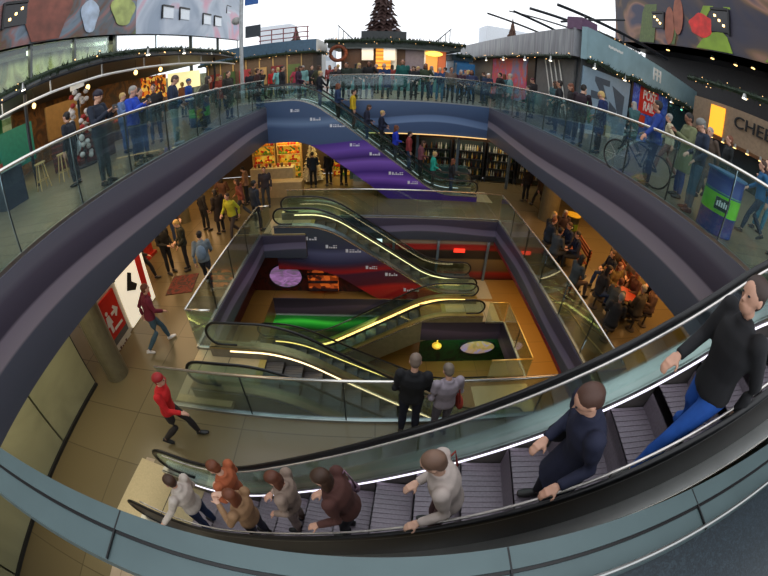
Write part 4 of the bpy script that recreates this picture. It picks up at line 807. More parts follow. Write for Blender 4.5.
# ------------------------------------------------------------------ lower right cafe benches
slatm = mat('red_brown_slats', (140, 66, 36), 0.5, var=0.2)
def bench(loc, rz, label, L=1.6):
    t = thing('slatted_bench', label, 'bench', loc, rz)
    for k in range(4): MB().box(-L / 2, L / 2, -0.2 + 0.11 * k, -0.12 + 0.11 * k, 0.42, 0.45).build('seat_slat', slatm, t)
    for k in range(3): MB().box(-L / 2, L / 2, 0.25, 0.28, 0.55 + 0.12 * k, 0.63 + 0.12 * k).build('back_slat', slatm, t)
    for x in (-L / 2 + 0.1, L / 2 - 0.1):
        MB().box(x - 0.03, x + 0.03, -0.2, -0.14, 0, 0.42).build('leg', black, t); MB().box(x - 0.03, x + 0.03, 0.22, 0.28, 0, 0.9).build('leg', black, t)
BEN = [((6.55, 9.9, Z1), radians(-100)), ((7.35, 8.1, Z1), radians(-100)), ((6.0, 9.9, Z1), radians(78))]
bench(*BEN[0], 'slatted red brown bench with back, far one of the two by the lower right seating')
bench(*BEN[1], 'slatted red brown bench with back, near one of the two by the lower right seating')
def table(loc, label, r=0.38, m=None):
    t = thing('cafe_table', label, 'table', loc); MB().cyl(0, 0, 0.72, 0.75, r, 20).build('table_top', m or mat('red_table_top', (170, 60, 36), 0.4), t)
    MB().cyl(0, 0, 0, 0.72, 0.035, 8).build('stem', black, t); MB().cyl(0, 0, 0, 0.02, 0.22, 16).build('foot', black, t)
table((6.75, 7.0, Z1), 'round red topped table among the seated group on the lower right')
table((6.3, 10.6, Z1), 'round dark topped table between the seated people near the lower drum', 0.33, mat('dark_table_top', (50, 44, 40), 0.4))
t = thing('pushchair', 'dark folded pushchair parked behind the seated group on the lower right', 'pushchair', (8.1, 9.3, Z1), radians(30))
MB().ball((0, 0, 0.75), 0.28, 0.42, 0.3, 12, 8).build('hood', mat('taupe_fabric', (84, 72, 58), 0.8), t, True); MB().box(-0.2, 0.2, -0.4, 0.25, 0.4, 0.5).build('seat', black, t)
MB().tube([(-0.22, 0.4, 1.05), (-0.22, 0.0, 0.5), (-0.22, -0.4, 0.1)], 0.015, 6).tube([(0.22, 0.4, 1.05), (0.22, 0.0, 0.5), (0.22, -0.4, 0.1)], 0.015, 6).tube([(-0.22, 0.4, 1.05), (0.22, 0.4, 1.05)], 0.015, 6).build('frame', steel, t)
for x in (-0.24, 0.24):
    for y in (-0.38, 0.3): MB().tube([(x, y + 0.1 * cos(a), 0.11 + 0.1 * sin(a)) for a in [k * pi / 6 for k in range(12)]], 0.02, 5, closed=True).build('wheel', rubber, t)
simple('light_line_inlay', 'pale curved metal strip set in the floor beside the right balustrade', 'floor strip', MB().tube([(4.8, 8.0, Z1 + 0.01), (5.2, 7.2, Z1 + 0.01), (5.25, 6.2, Z1 + 0.01), (5.5, 5.2, Z1 + 0.01)], 0.02, 6), mat('brass_strip', (200, 180, 120), 0.3, 0.5))
# ------------------------------------------------------------------ people
def remesh(mb, vox, name, smooth_it=2):
    me = mb.mesh('tmp', []); o = bpy.data.objects.new('tmp', me); COL.objects.link(o)
    m = o.modifiers.new('r', 'REMESH'); m.mode = 'VOXEL'; m.voxel_size = vox; m.use_smooth_shade = True
    s = o.modifiers.new('s', 'SMOOTH'); s.iterations = smooth_it; s.factor = 0.5
    out = bpy.data.meshes.new_from_object(o.evaluated_get(bpy.context.evaluated_depsgraph_get()))
    bpy.data.objects.remove(o); bpy.data.meshes.remove(me); out.name = name; return out
V3 = Vector
# pose: joints for a 1.75 m person facing +Y, feet at z 0
def joints(pose):
    J = dict(pel=V3((0, 0, 0.93)), che=V3((0, 0.0, 1.28)), nek=V3((0, 0.0, 1.47)), hed=V3((0, 0.03, 1.635)), hdir=V3((0, 1, 0)),
             sL=V3((-0.19, 0, 1.42)), sR=V3((0.19, 0, 1.42)), eL=V3((-0.25, -0.02, 1.13)), eR=V3((0.25, -0.02, 1.13)), wL=V3((-0.25, 0.05, 0.87)), wR=V3((0.25, 0.05, 0.87)),
             hL=V3((-0.09, 0, 0.91)), hR=V3((0.09, 0, 0.91)), kL=V3((-0.10, 0.02, 0.49)), kR=V3((0.10, 0.02, 0.49)), aL=V3((-0.11, 0, 0.08)), aR=V3((0.11, 0, 0.08)), tL=V3((0, 1, 0)), tR=V3((0, 1, 0)))
    def up(**k): J.update({a: V3(b) for a, b in k.items()})
    if pose == 'stand': up(aR=(0.15, 0.03, 0.08), kR=(0.13, 0.05, 0.49))
    if pose == 'lean': up(pel=(0, -0.12, 0.92), che=(0, 0.08, 1.22), nek=(0, 0.17, 1.38), hed=(0, 0.25, 1.53), sL=(-0.19, 0.15, 1.34), sR=(0.19, 0.15, 1.34), eL=(-0.24, 0.22, 1.08), eR=(0.24, 0.22, 1.08), wL=(-0.10, 0.40, 1.2), wR=(0.12, 0.40, 1.18), hL=(-0.09, -0.12, 0.91), hR=(0.09, -0.12, 0.91), kL=(-0.1, -0.04, 0.49), kR=(0.12, -0.0, 0.49), aR=(0.13, 0.08, 0.08))
    if pose == 'phone': up(eL=(-0.26, 0.10, 1.16), eR=(0.26, 0.10, 1.16), wL=(-0.07, 0.34, 1.27), wR=(0.08, 0.33, 1.30), hed=(0, 0.06, 1.62), hdir=(0, 0.95, -0.3))
    if pose == 'walk': up(pel=(0, 0, 0.91), che=(0, 0.05, 1.26), nek=(0, 0.08, 1.44), hed=(0, 0.13, 1.6), sL=(-0.19, 0.07, 1.40), sR=(0.19, 0.05, 1.40), eL=(-0.25, -0.12, 1.14), eR=(0.25, 0.12, 1.13), wL=(-0.24, -0.12, 0.90), wR=(0.2, 0.32, 1.0), hL=(-0.09, 0, 0.89), hR=(0.09, 0, 0.89), kL=(-0.09, 0.22, 0.50), kR=(0.09, -0.02, 0.48), aL=(-0.09, 0.30, 0.10), aR=(0.09, -0.36, 0.16), tR=(0, 0.85, -0.5))
    if pose == 'sit': up(pel=(0, 0, 0.55), che=(0, 0.04, 0.90), nek=(0, 0.07, 1.08), hed=(0, 0.12, 1.25), sL=(-0.19, 0.06, 1.03), sR=(0.19, 0.06, 1.03), eL=(-0.25, 0.12, 0.78), eR=(0.25, 0.12, 0.78), wL=(-0.1, 0.34, 0.72), wR=(0.1, 0.34, 0.74), hL=(-0.1, 0.03, 0.53), hR=(0.1, 0.03, 0.53), kL=(-0.13, 0.44, 0.51), kR=(0.13, 0.44, 0.51), aL=(-0.13, 0.42, 0.08), aR=(0.14, 0.50, 0.08))
    if pose == 'rail': up(eL=(-0.30, 0.10, 1.20), wL=(-0.50, 0.26, 1.02), eR=(0.25, 0.02, 1.12), wR=(0.20, 0.22, 1.02), hed=(0, 0.05, 1.63))
    if pose == 'hips': up(eL=(-0.36, -0.08, 1.17), wL=(-0.2, 0.10, 1.04), eR=(0.27, 0.06, 1.12), wR=(0.10, 0.26, 1.05), aL=(-0.15, 0, 0.08), kL=(-0.14, 0.03, 0.49))
    if pose == 'slouch': up(pel=(0, -0.04, 0.92), che=(0, 0.05, 1.24), nek=(0, 0.11, 1.41), hed=(0, 0.18, 1.555), hdir=(0, 0.85, -0.45), sL=(-0.19, 0.09, 1.36), sR=(0.19, 0.09, 1.36), eL=(-0.25, 0.02, 1.10), eR=(0.25, 0.04, 1.09), wL=(-0.30, 0.22, 0.98), wR=(0.10, 0.26, 0.99), hL=(-0.09, -0.03, 0.91), hR=(0.09, -0.03, 0.91))
    if pose == 'look': up(hed=(0, 0.08, 1.60), hdir=(0, 0.85, -0.5), wL=(-0.2, 0.16, 0.95), wR=(0.05, 0.24, 1.02), eR=(0.26, 0.02, 1.13))
    return J
def tap(b, pts, rs, n=10): b.tube(pts, rs, n)
def arm(b, J, s, ra=1.0, to=1.0):
    S, E_, W = J['s' + s], J['e' + s], J['w' + s]
    W2 = E_.lerp(W, to)
    b.tube([S + V3((0, 0, 0.0)), S.lerp(E_, 0.5), E_, E_.lerp(W2, 0.4), W2], [0.052 * ra, 0.046 * ra, 0.038 * ra, 0.036 * ra, 0.027 * ra if to >= 1 and ra == 1 else 0.032 * ra], 10)
    b.ball(S, 0.056 * ra, 0.056 * ra, 0.056 * ra); b.ball(E_, 0.039 * ra, 0.039 * ra, 0.039 * ra)
def leg(b, J, s, ra=1.0, low=0.0, wide=1.0):
    H, K, A = J['h' + s], J['k' + s], J['a' + s]
    A2 = K.lerp(A, 1 - low)
    b.tube([H, H.lerp(K, 0.5), K, K.lerp(A, 0.35), A2], [0.088 * ra, 0.074 * ra, 0.056 * ra, 0.054 * ra * wide, 0.037 * ra * wide], 10)
    b.ball(H, 0.09 * ra, 0.09 * ra, 0.09 * ra); b.ball(K, 0.057 * ra, 0.057 * ra, 0.057 * ra)
def torso(b, J, k=1.0, top=True, bottom=None):
    P, C, N = J['pel'], J['che'], J['nek']
    X = [P + (P - C).normalized() * 0.05, P, P.lerp(C, 0.45), C, C.lerp(N, 0.62), N.lerp(C, 0.05)]
    r = [(0.145, 0.105), (0.158, 0.115), (0.135, 0.10), (0.165, 0.118), (0.15, 0.10), (0.06, 0.06)]
    b.tube(X, [(a * k, c * k) for a, c in r], 14, flat=(0, 1, 0.001))
def hand(b, W, d, palm, s):
    """palm, four bent fingers of unequal length, thumb from the side"""
    d = d.normalized(); side = d.cross(palm).normalized(); C = W + d * 0.045
    b.obox(W + d * 0.05, d * 0.046, side * 0.038, palm * 0.014); b.ball(W + d * 0.02, 0.028, 0.028, 0.022)
    for k, L in enumerate((0.068, 0.076, 0.071, 0.056)):
        o = W + d * 0.09 + side * (0.028 - 0.019 * k); m = o + d * L * 0.5 - palm * -0.012; e = m + d * L * 0.35 + palm * 0.026
        b.tube([o - d * 0.02, o, m, e], [0.0095, 0.0095, 0.0088, 0.0075], 6)
    o = W + d * 0.03 + side * 0.034; b.tube([o, o + side * 0.03 + d * 0.025 + palm * 0.008, o + side * 0.036 + d * 0.055 + palm * 0.02], [0.012, 0.011, 0.009], 6)
def head(b, J):
    H, d = J['hed'], J['hdir'].normalized(); x = d.cross(V3((0, 0, 1))).normalized(); z = x.cross(d)
    rot = Matrix((x, d, z)).transposed()
    b.ball(H + z * 0.02, 0.077, 0.097, 0.10, 16, 12, rot); b.ball(H + d * 0.022 - z * 0.055, 0.056, 0.066, 0.062, 12, 8, rot)
    b.add([H + d * 0.09 + z * 0.022, H + d * 0.088 - z * 0.03 + x * 0.017, H + d * 0.088 - z * 0.03 - x * 0.017, H + d * 0.122 - z * 0.024, H + d * 0.06], [(0, 1, 3), (0, 3, 2), (1, 2, 3), (0, 2, 4), (0, 4, 1), (1, 4, 2)])
    for s in (-1, 1): b.ball(H + x * 0.079 * s - d * 0.005 - z * 0.005, 0.01, 0.02, 0.03, 8, 6, rot)
    b.ball(H + d * 0.083 - z * 0.052, 0.024, 0.012, 0.009, 8, 5, rot)
    b.tube([J['nek'] - V3((0, 0, 0.06)), J['nek'].lerp(H, 0.3), H - z * 0.05], [0.06, 0.052, 0.05], 10)
def foot(b, J, s, k=1.0):
    A, t = J['a' + s], J['t' + s].normalized(); side = V3((t.y, -t.x, 0)).normalized(); dn = side.cross(t).normalized(); dn = dn if dn.z < 0 else -dn
    b.ball(A + dn * 0.02, 0.04 * k, 0.045 * k, 0.05 * k, 10, 7); b.tube([A + dn * 0.035 - t * 0.06, A + dn * 0.035 + t * 0.02, A + dn * 0.045 + t * 0.12, A + dn * 0.05 + t * 0.18], [(0.034 * k, 0.036 * k), (0.042 * k, 0.042 * k), (0.045 * k, 0.030 * k), (0.03 * k, 0.02 * k)], 10)
PM = {}
def pmesh(pose, part):
    k = (pose, part)
    if k in PM: return PM[k]
    J = joints(pose); b = MB()
    if part == 'body':
        torso(b, J, 0.93); head(b, J)
        for s, sg in (('L', -1), ('R', 1)):
            arm(b, J, s); leg(b, J, s, 0.92); foot(b, J, s, 0.9)
            d = (J['w' + s] - J['e' + s]); pl = V3((-sg, 0.0, 0.0)) if abs(d.normalized().z) > 0.7 else V3((0, 0, -1)); pl = (pl - d.normalized() * pl.dot(d.normalized())).normalized()
            hand(b, J['w' + s], d, pl, sg)
        me = remesh(b, 0.0095, 'body', 1)
    elif part == 'jacket':
        torso(b, J, 1.22)
        b.tube([J['nek'] - V3((0, 0, 0.08)), J['nek'] + V3((0, 0, 0.02))], [0.085, 0.078], 12)
        for s in 'LR': arm(b, J, s, 1.42, 0.97)
        me = remesh(b, 0.017, 'jacket', 3)
    elif part == 'coat':
        torso(b, J, 1.26); P = J['pel']
        b.tube([J['nek'] - V3((0, 0, 0.08)), J['nek'] + V3((0, 0, 0.03))], [0.09, 0.085], 12)
        for s in 'LR': arm(b, J, s, 1.5, 0.97)
        if pose == 'sit':
            for s in 'LR': b.tube([J['h' + s], J['k' + s].lerp(J['h' + s], 0.3)], [0.12, 0.10], 10)
        else:
            kn = (J['kL'] + J['kR']) / 2
            b.tube([P, P.lerp(kn, 0.45), P.lerp(kn, 0.85)], [(0.20, 0.145), (0.215, 0.165), (0.225, 0.18)], 14, flat=(0, 1, 0.001))
        me = remesh(b, 0.018, 'coat', 3)
    elif part == 'trousers':
        P = J['pel']; b.tube([P + (P - J['che']).normalized() * 0.08, P + (J['che'] - P).normalized() * 0.08], [(0.14, 0.11), (0.152, 0.112)], 14, flat=(0, 1, 0.001))
        for s in 'LR': leg(b, J, s, 1.1, 0.06, 1.18)
        me = remesh(b, 0.016, 'trousers', 2)
    elif part == 'shoe_L' or part == 'shoe_R':
        foot(b, J, part[-1], 1.12); me = remesh(b, 0.012, 'shoe', 1)
    elif part.startswith('hair'):
        H, d = J['hed'], J['hdir'].normalized(); x = d.cross(V3((0, 0, 1))).normalized(); z = x.cross(d); rot = Matrix((x, d, z)).transposed()
        b.ball(H + z * 0.042 - d * 0.016, 0.086, 0.103, 0.088, 14, 10, rot); b.ball(H - d * 0.045 - z * 0.0, 0.078, 0.066, 0.085, 12, 8, rot)
        if part == 'hair_long':
            b.tube([H - d * 0.04, H - d * 0.065 - V3((0, 0, 0.12)), H - d * 0.075 - V3((0, 0, 0.24))], [(0.088, 0.07), (0.10, 0.055), (0.075, 0.035)], 12, flat=(0, 1, 0.001))
        if part == 'hair_hat':
            b = MB(); b.ball(H + z * 0.052 - d * 0.01, 0.092, 0.108, 0.085, 14, 10, rot); b.tube([H + z * 0.03 - d * 0.012, H + z * 0.06 - d * 0.012], [(0.096, 0.112)] * 2, 16, flat=tuple(d))
            b.ball(H - d * 0.05 - z * 0.02, 0.07, 0.05, 0.06, 12, 8, rot)
        me = remesh(b, 0.012, 'hair', 1)
    elif part in ('eye_L', 'eye_R'):
        H, d = J['hed'], J['hdir'].normalized(); x = d.cross(V3((0, 0, 1))).normalized(); z = x.cross(d)
        b.ball(H + d * 0.089 + x * (0.03 if part == 'eye_R' else -0.03) + z * 0.012, 0.011, 0.011, 0.007, 8, 5); me = b.mesh('eye', [])
    me.materials.clear(); me.materials.append(None); PM[k] = me; return me
def cm(kind, c): return mat('%s_%02x%02x%02x' % (kind, *c), c, {'cloth': 0.85, 'hair': 0.6, 'skin': 0.5, 'shoe': 0.5}[kind], var=0.12, scale=9)
PLACED = []
SK = [(206, 158, 134), (188, 138, 112), (214, 170, 146), (150, 104, 82)]
def person(x, y, z, face, pose, coat, legs, hair, hs, label, top='jacket', size=1.0, skin=0, shoe=(34, 32, 32), extra=None, group=None):
    """face: heading in degrees (0 = +Y, 90 = -X, -90 = +X)"""
    if not label.endswith('escalator') and 'nearest escalator' not in label:
        for _ in range(12):
            for (a, b_, c_) in PLACED:
                dx, dy = x - a, y - b_; d_ = sqrt(dx * dx + dy * dy) + 1e-6; mn = 0.70 if pose in ('sit', 'phone', 'walk', 'lean') else 0.52
                if abs(c_ - z) < 0.1 and d_ < mn: x += dx / d_ * (mn - d_) * 0.7; y += dy / d_ * (mn - d_) * 0.7
        if z == 0 and 16.0 < y: y = max(y, 17.0)
        PLACED.append((x, y, z))
    t = thing('person', label, 'person', (x, y, z), radians(face), group); t.scale = (size,) * 3
    def part(nm, key, m):
        o = bpy.data.objects.new(nm, pmesh(pose, key)); COL.objects.link(o); o.parent = t
        o.material_slots[0].link = 'OBJECT'; o.material_slots[0].material = m; return o
    bd = part('body', 'body', cm('skin', SK[skin % 4])); part(top, top, cm('cloth', coat)); part('trousers', 'trousers', cm('cloth', legs))
    part('shoe', 'shoe_L', cm('shoe', shoe)); part('shoe', 'shoe_R', cm('shoe', shoe))
    part({'hair_hat': 'hat'}.get(hs, 'hair'), hs, cm('hair', hair)); part('eye', 'eye_L', black); part('eye', 'eye_R', black)
    J = joints(pose)
    if extra == 'phone':
        p = (J['wL'] + J['wR']) / 2 + V3((0, 0.10, 0.06)); o = MB().obox(p, (0.075, 0, 0), (0, 0.006, 0.002), (0, -0.012, 0.04)).build('phone', black)
        o.location = t.location; o.rotation_euler = t.rotation_euler; o.scale = t.scale; tag(o, 'dark phone held up by the ' + ' '.join(label.split('person in ')[-1].split(',')[0].split()[:6]) + ' wearer', 'phone')
    if extra and extra.startswith('bag'):
        c = {'bagred': (150, 50, 36), 'baggreen': (110, 150, 110), 'bagteal': (110, 160, 170), 'bagblack': (30, 30, 34), 'bagwhite': (210, 212, 214), 'pack': (120, 140, 160), 'baglilac': (150, 120, 140)}[extra if extra in ('bagred', 'baggreen', 'bagteal', 'bagblack', 'bagwhite', 'baglilac') else 'pack']
        o = MB().ball((0.27, 0.02, 0.86), 0.06, 0.15, 0.15, 10, 7).tube([(0.24, -0.08, 0.95), (0.2, -0.06, 1.2), (0.17, 0.0, 1.47), (0.2, 0.06, 1.2), (0.24, 0.10, 0.95)], 0.012, 6).build('shoulder_bag', cm('cloth', c), None, True)
        o.location = t.location; o.rotation_euler = t.rotation_euler; o.scale = t.scale; tag(o, {'bagred': 'rust red', 'baggreen': 'pale green', 'bagteal': 'pale teal', 'bagblack': 'black', 'bagwhite': 'white', 'baglilac': 'lilac'}.get(extra, 'blue') + ' shoulder bag worn by the ' + ' '.join(label.split('person in ')[-1].split(',')[0].split()[:6]) + ' wearer', 'bag')
    if extra == 'pack':
        o = MB().ball((0, -0.22, 1.22), 0.15, 0.10, 0.22, 12, 9).build('backpack', cm('cloth', (110, 130, 150)), None, True); o.location = t.location; o.rotation_euler = t.rotation_euler; o.scale = t.scale
        tag(o, 'grey blue backpack worn by the ' + ' '.join(label.split('person in ')[-1].split(',')[0].split()[:6]) + ' wearer', 'backpack')
    return t
NAVY, BLK, DGR, BRN, JEAN = (28, 34, 52), (24, 25, 28), (58, 60, 64), (74, 52, 36), (48, 68, 104)
HB, HD, HG, HY, HR = (66, 44, 30), (28, 22, 20), (150, 146, 140), (190, 160, 100), (110, 60, 36)
P = person
# left balcony
P(-5.0, 5.43, 0, -85, 'phone', (30, 38, 54), (52, 62, 66), (34, 26, 44), 'hair_hat', 'person in dark navy parka and beanie, tallest at the left balustrade', extra='phone', size=1.05)
P(-5.0, 6.6, 0, -80, 'phone', (36, 74, 190), (44, 52, 70), HG, 'hair_short', 'person in royal blue jacket with grey hair at the left balustrade', extra='phone')
P(-4.98, 8.35, 0, -70, 'look', (40, 50, 74), (150, 172, 160), (90, 70, 60), 'hair_short', 'person in slate navy jacket and pale trousers bowing over the left rail', size=1.05, shoe=(200, 200, 200))
P(-5.2, 7.15, 0, -95, 'stand', (22, 24, 30), (52, 74, 110), HD, 'hair_long', 'person in black jacket and jeans with long hair between two men at the left rail', size=0.95)
P(-5.1, 10.2, 0, -60, 'lean', (52, 50, 46), (30, 30, 32), (50, 40, 34), 'hair_long', 'person in grey brown fur coat with long hair at the left balustrade', top='coat')
P(-6.9, 8.6, 0, -70, 'phone', (96, 120, 160), (60, 84, 130), HY, 'hair_short', 'person in pale blue jacket with blond hair photographing behind the left rail', extra='phone')
P(-6.2, 9.3, 0, 200, 'stand', (36, 32, 34), (40, 44, 50), HD, 'hair_short', 'person in charcoal jacket standing behind the pale blue photographer')
P(-6.4, 5.9, 0, 100, 'stand', (32, 36, 46), (28, 30, 36), HD, 'hair_short', 'person in dark grey jacket seen left of the navy parka', extra='bagwhite', size=0.95)
P(-6.7, 12.4, 0, -80, 'stand', (30, 70, 150), (40, 50, 70), (60, 80, 120), 'hair_hat', 'person in mid blue jacket and blue cap behind the green banded drum')
P(-5.2, 12.6, 0, -110, 'stand', (44, 40, 36), (34, 36, 42), HB, 'hair_long', 'person in dark brown coat near the green banded drum', top='coat')
# back left crowd and far left corner
cl = [(-4.9, 15.0, (60, 34, 34), 'maroon'), (-5.4, 16.9, (40, 30, 30), 'dark umber'), (-4.7, 17.6, (120, 180, 178), 'turquoise'), (-3.5, 17.4, (116, 160, 158), 'sage teal'), (-6.3, 18.2, (30, 34, 44), 'ink blue'), (-3.0, 18.4, (60, 62, 42), 'moss green'), (-7.4, 16.8, (140, 60, 50), 'brick red'), (-8.3, 18.6, (44, 46, 56), 'steel grey'), (-5.8, 20.6, (190, 40, 40), 'scarlet'), (-4.6, 20.9, (170, 60, 80), 'raspberry'), (-3.6, 20.4, (40, 40, 46), 'anthracite'), (-6.9, 21.2, (110, 90, 60), 'camel'), (-9.0, 16.0, (130, 84, 60), 'terracotta')]
for k, (x, y, c, n) in enumerate(cl):
    P(x, y, 0, R.uniform(-180, 180), ['stand', 'walk', 'hips', 'look'][k % 4], c, [JEAN, BLK, DGR][k % 3], [HB, HD, HY, HG, HR][k % 5], ['hair_short', 'hair_long'][k % 2], 'person in %s top in the crowd behind the far left corner' % n, top='jacket' if k % 3 else 'coat', skin=k)
# far balustrade row
fr = [(-1.98, (44, 40, 44), 'charcoal jacket and pink scarf', 'coat'), (-1.5, (38, 48, 40), 'dark bottle green coat', 'coat'), (-0.95, (50, 56, 50), 'dark olive jacket with fair hair', 'jacket'), (-0.6, (22, 22, 24), 'jet black jacket', 'jacket'), (0.26, (34, 56, 96), 'denim blue anorak', 'coat'), (1.0, (24, 88, 84), 'wide teal cape', 'coat'), (1.45, (28, 30, 36), 'black puffer', 'jacket'), (1.95, (52, 64, 44), 'khaki jacket holding a green bag', 'jacket'), (2.4, (46, 70, 110), 'medium blue jacket', 'jacket'), (3.0, (110, 90, 80), 'fawn jacket', 'jacket'), (3.4, (60, 34, 50), 'plum jacket', 'jacket'), (4.04, (46, 52, 84), 'indigo jacket', 'jacket'), (4.45, (34, 50, 80), 'ocean blue coat with white hair', 'coat')]
for k, (x, c, n, tp) in enumerate(fr):
    P(x, 17.05 + 0.08 * (k % 3), 0, 180 + R.uniform(-25, 25), ['lean', 'stand', 'look', 'hips'][k % 4] if k not in (5,) else 'stand', c, [BLK, DGR, (36, 44, 62), BLK][(k * 3 + 1) % 4] if k != 8 else (60, 110, 140), [HB, HD, HY, HD, HG, HB][k % 6] if k != 12 else (225, 222, 215), ['hair_short', 'hair_long'][(k // 2) % 2], 'person in %s at the far balustrade' % n, top=tp, size=1.12 if k == 5 else R.uniform(0.95, 1.05), skin=k, extra='baggreen' if k == 7 else None)
bk = [(-1.2, 19.5, (150, 110, 90), 'tan'), (-2.2, 20.5, (70, 60, 60), 'mocha'), (0.6, 20.4, (130, 50, 44), 'rust'), (1.7, 20.8, (180, 130, 110), 'salmon'), (2.6, 19.6, (190, 180, 170), 'cream'), (3.4, 20.2, (60, 50, 60), 'aubergine'), (4.3, 19.2, (110, 60, 54), 'copper'), (5.2, 19.0, (40, 44, 50), 'graphite'), (5.9, 17.9, (60, 100, 110), 'petrol'), (-0.2, 21.6, (90, 60, 46), 'chestnut'), (6.2, 21.5, (50, 60, 80), 'dusk blue'), (2.1, 22.4, (80, 70, 62), 'taupe'), (-2.9, 22.4, (140, 60, 60), 'faded red'), (4.9, 22.2, (130, 120, 110), 'stone grey')]
for k, (x, y, c, n) in enumerate(bk):
    P(x, y, 0, R.uniform(-180, 180), ['stand', 'hips', 'walk', 'look'][k % 4], c, [BLK, JEAN, DGR][k % 3], [HD, HY, HB, HR, HG][k % 5], ['hair_long', 'hair_short'][k % 2], 'person in %s clothing standing in the crowd before the centre kiosk' % n, skin=k + 1)
# right balcony
P(5.35, 15.4, 0, 75, 'stand', (110, 150, 150), (60, 70, 80), HG, 'hair_short', 'person in pale teal jacket at the far end of the right balustrade', skin=2)
P(5.4, 16.3, 0, 100, 'hips', (26, 27, 30), (30, 30, 34), HD, 'hair_short', 'person in plain black coat at the far right corner of the balustrade', top='coat')
P(6.1, 14.6, 0, 95, 'look', (34, 30, 34), (36, 38, 42), (80, 30, 34), 'hair_short', 'person in black jacket with dark red hair before the floral poster')
P(5.45, 13.2, 0, 60, 'sit', (40, 52, 56), (34, 36, 44), HD, 'hair_short', 'person in dark teal jacket sitting low by the right balustrade')
P(6.3, 13.0, 0, 20, 'stand', (60, 90, 96), (40, 40, 46), HB, 'hair_long', 'person in faded teal top behind the sitting person on the right')
P(5.45, 10.9, 0, 60, 'hips', (26, 28, 32), (36, 50, 70), HD, 'hair_short', 'person in black jacket and dark jeans leaning by the right rail', skin=1)
P(5.55, 10.2, 0, 85, 'look', (38, 34, 36), (40, 52, 74), HR, 'hair_long', 'person in dark umber jacket with red brown hair at the right rail')
P(6.2, 10.6, 0, 120, 'stand', (120, 124, 120), (60, 62, 66), HG, 'hair_short', 'person in light grey top behind two people at the right rail', size=0.94)
P(5.2, 9.0, 0, -50, 'phone', (44, 30, 40), (34, 30, 36), HD, 'hair_short', 'person in dark maroon jacket with a bag before the grey blue panel', extra='baggreen', skin=2)
P(5.45, 8.3, 0, 40, 'look', (26, 42, 86), (28, 30, 40), HY, 'hair_short', 'person in navy coat with blond hair before the grey blue panel', top='coat', extra='bagteal', size=0.97)
P(5.2, 5.8, 0, 55, 'rail', (24, 54, 128), (30, 40, 70), HD, 'hair_short', 'person in cobalt blue jacket holding the bicycle at the right rail', size=1.02, skin=1)
P(5.85, 5.45, 0, 70, 'phone', (112, 118, 84), (44, 66, 120), HD, 'hair_short', 'person in olive green parka and blue jeans beside the cobalt jacket', top='coat', skin=3, size=1.02)
P(5.4, 4.65, 0, 60, 'look', (30, 42, 62), (74, 106, 130), (120, 120, 116), 'hair_hat', 'person in dark blue coat and grey cap beside the blue drum', shoe=(96, 30, 34), skin=0)
P(7.2, 7.4, 0, 40, 'walk', (190, 180, 150), (120, 90, 80), HG, 'hair_short', 'person in pale cream jacket before the blue printed poster', size=0.97)
P(7.3, 6.0, 0, 100, 'walk', (80, 66, 56), (60, 60, 60), HG, 'hair_short', 'person in brown mottled coat behind the olive parka', top='coat')
P(8.0, 5.9, 0, 60, 'stand', (24, 30, 32), (30, 34, 38), HR, 'hair_short', 'person in dark green black jacket before the cheese shop')
P(7.0, 4.0, 0, 50, 'walk', (40, 96, 140), (40, 52, 70), HB, 'hair_short', 'person in light blue hooded jacket behind the drum on the right', size=0.9)
P(8.2, 4.5, 0, 80, 'lean', (70, 54, 60), (60, 110, 130), HR, 'hair_short', 'person in mauve brown jacket leaning at the far right edge', skin=2)
P(6.9, 3.1, 0, 60, 'stand', (30, 56, 58), (34, 40, 44), HD, 'hair_short', 'person in dark sea green jacket nearest the right frame edge')
P(7.6, 9.6, 0, 10, 'walk', (54, 90, 92), (70, 70, 74), HG, 'hair_long', 'person in sea grey coat walking past the kiosk poster', top='coat')
# lower level, left crowd
P(-6.5, 8.95, Z1, -110, 'look', (26, 26, 26), (26, 26, 30), HD, 'hair_short', 'person in black jacket, left of the pair by the red print mat')
P(-5.9, 9.15, Z1, 120, 'look', (44, 46, 36), (28, 28, 30), HY, 'hair_short', 'person in dark olive jacket with fair hair by the red print mat', skin=2)
P(-7.15, 8.4, Z1, -70, 'walk', (30, 28, 30), (26, 28, 34), HD, 'hair_short', 'person in coal black clothing half under the left balcony edge')
P(-4.7, 8.15, Z1, 20, 'walk', (104, 116, 124), (30, 34, 44), HD, 'hair_short', 'person in grey jacket with backpack near the left lower balustrade', extra='pack', shoe=(210, 205, 195))
P(-5.1, 5.6, Z1, -40, 'walk', (110, 26, 44), (60, 84, 96), HR, 'hair_short', 'person in maroon top walking beside the restroom sign', shoe=(220, 215, 210))
P(-3.45, 3.2, Z1, -75, 'walk', (196, 28, 30), (40, 34, 34), (150, 26, 28), 'hair_hat', 'person in bright red jacket hurrying across the lower floor')
P(-4.3, 11.9, Z1, -40, 'stand', (26, 36, 52), (28, 34, 48), HD, 'hair_short', 'person in deep navy jacket standing at the escalator newel', size=1.08, skin=1)
P(-5.0, 11.3, Z1, 160, 'walk', (170, 170, 40), (60, 50, 44), HB, 'hair_short', 'person in yellow green top in the lower left crowd')
P(-5.7, 11.7, Z1, 60, 'look', (40, 30, 28), (30, 28, 30), HD, 'hair_long', 'person in dark cocoa coat in the lower left crowd', top='coat')
lc = [(-6.5, 12.0, (28, 26, 28), 'black'), (-5.2, 12.9, (130, 66, 50), 'rusty'), (-7.3, 11.0, (60, 40, 36), 'brown'), (-6.2, 13.4, (90, 60, 44), 'hazel'), (-4.6, 14.2, (50, 44, 50), 'smoky'), (-7.9, 10.3, (34, 30, 32), 'sooty'), (-5.6, 14.6, (150, 110, 80), 'sand')]
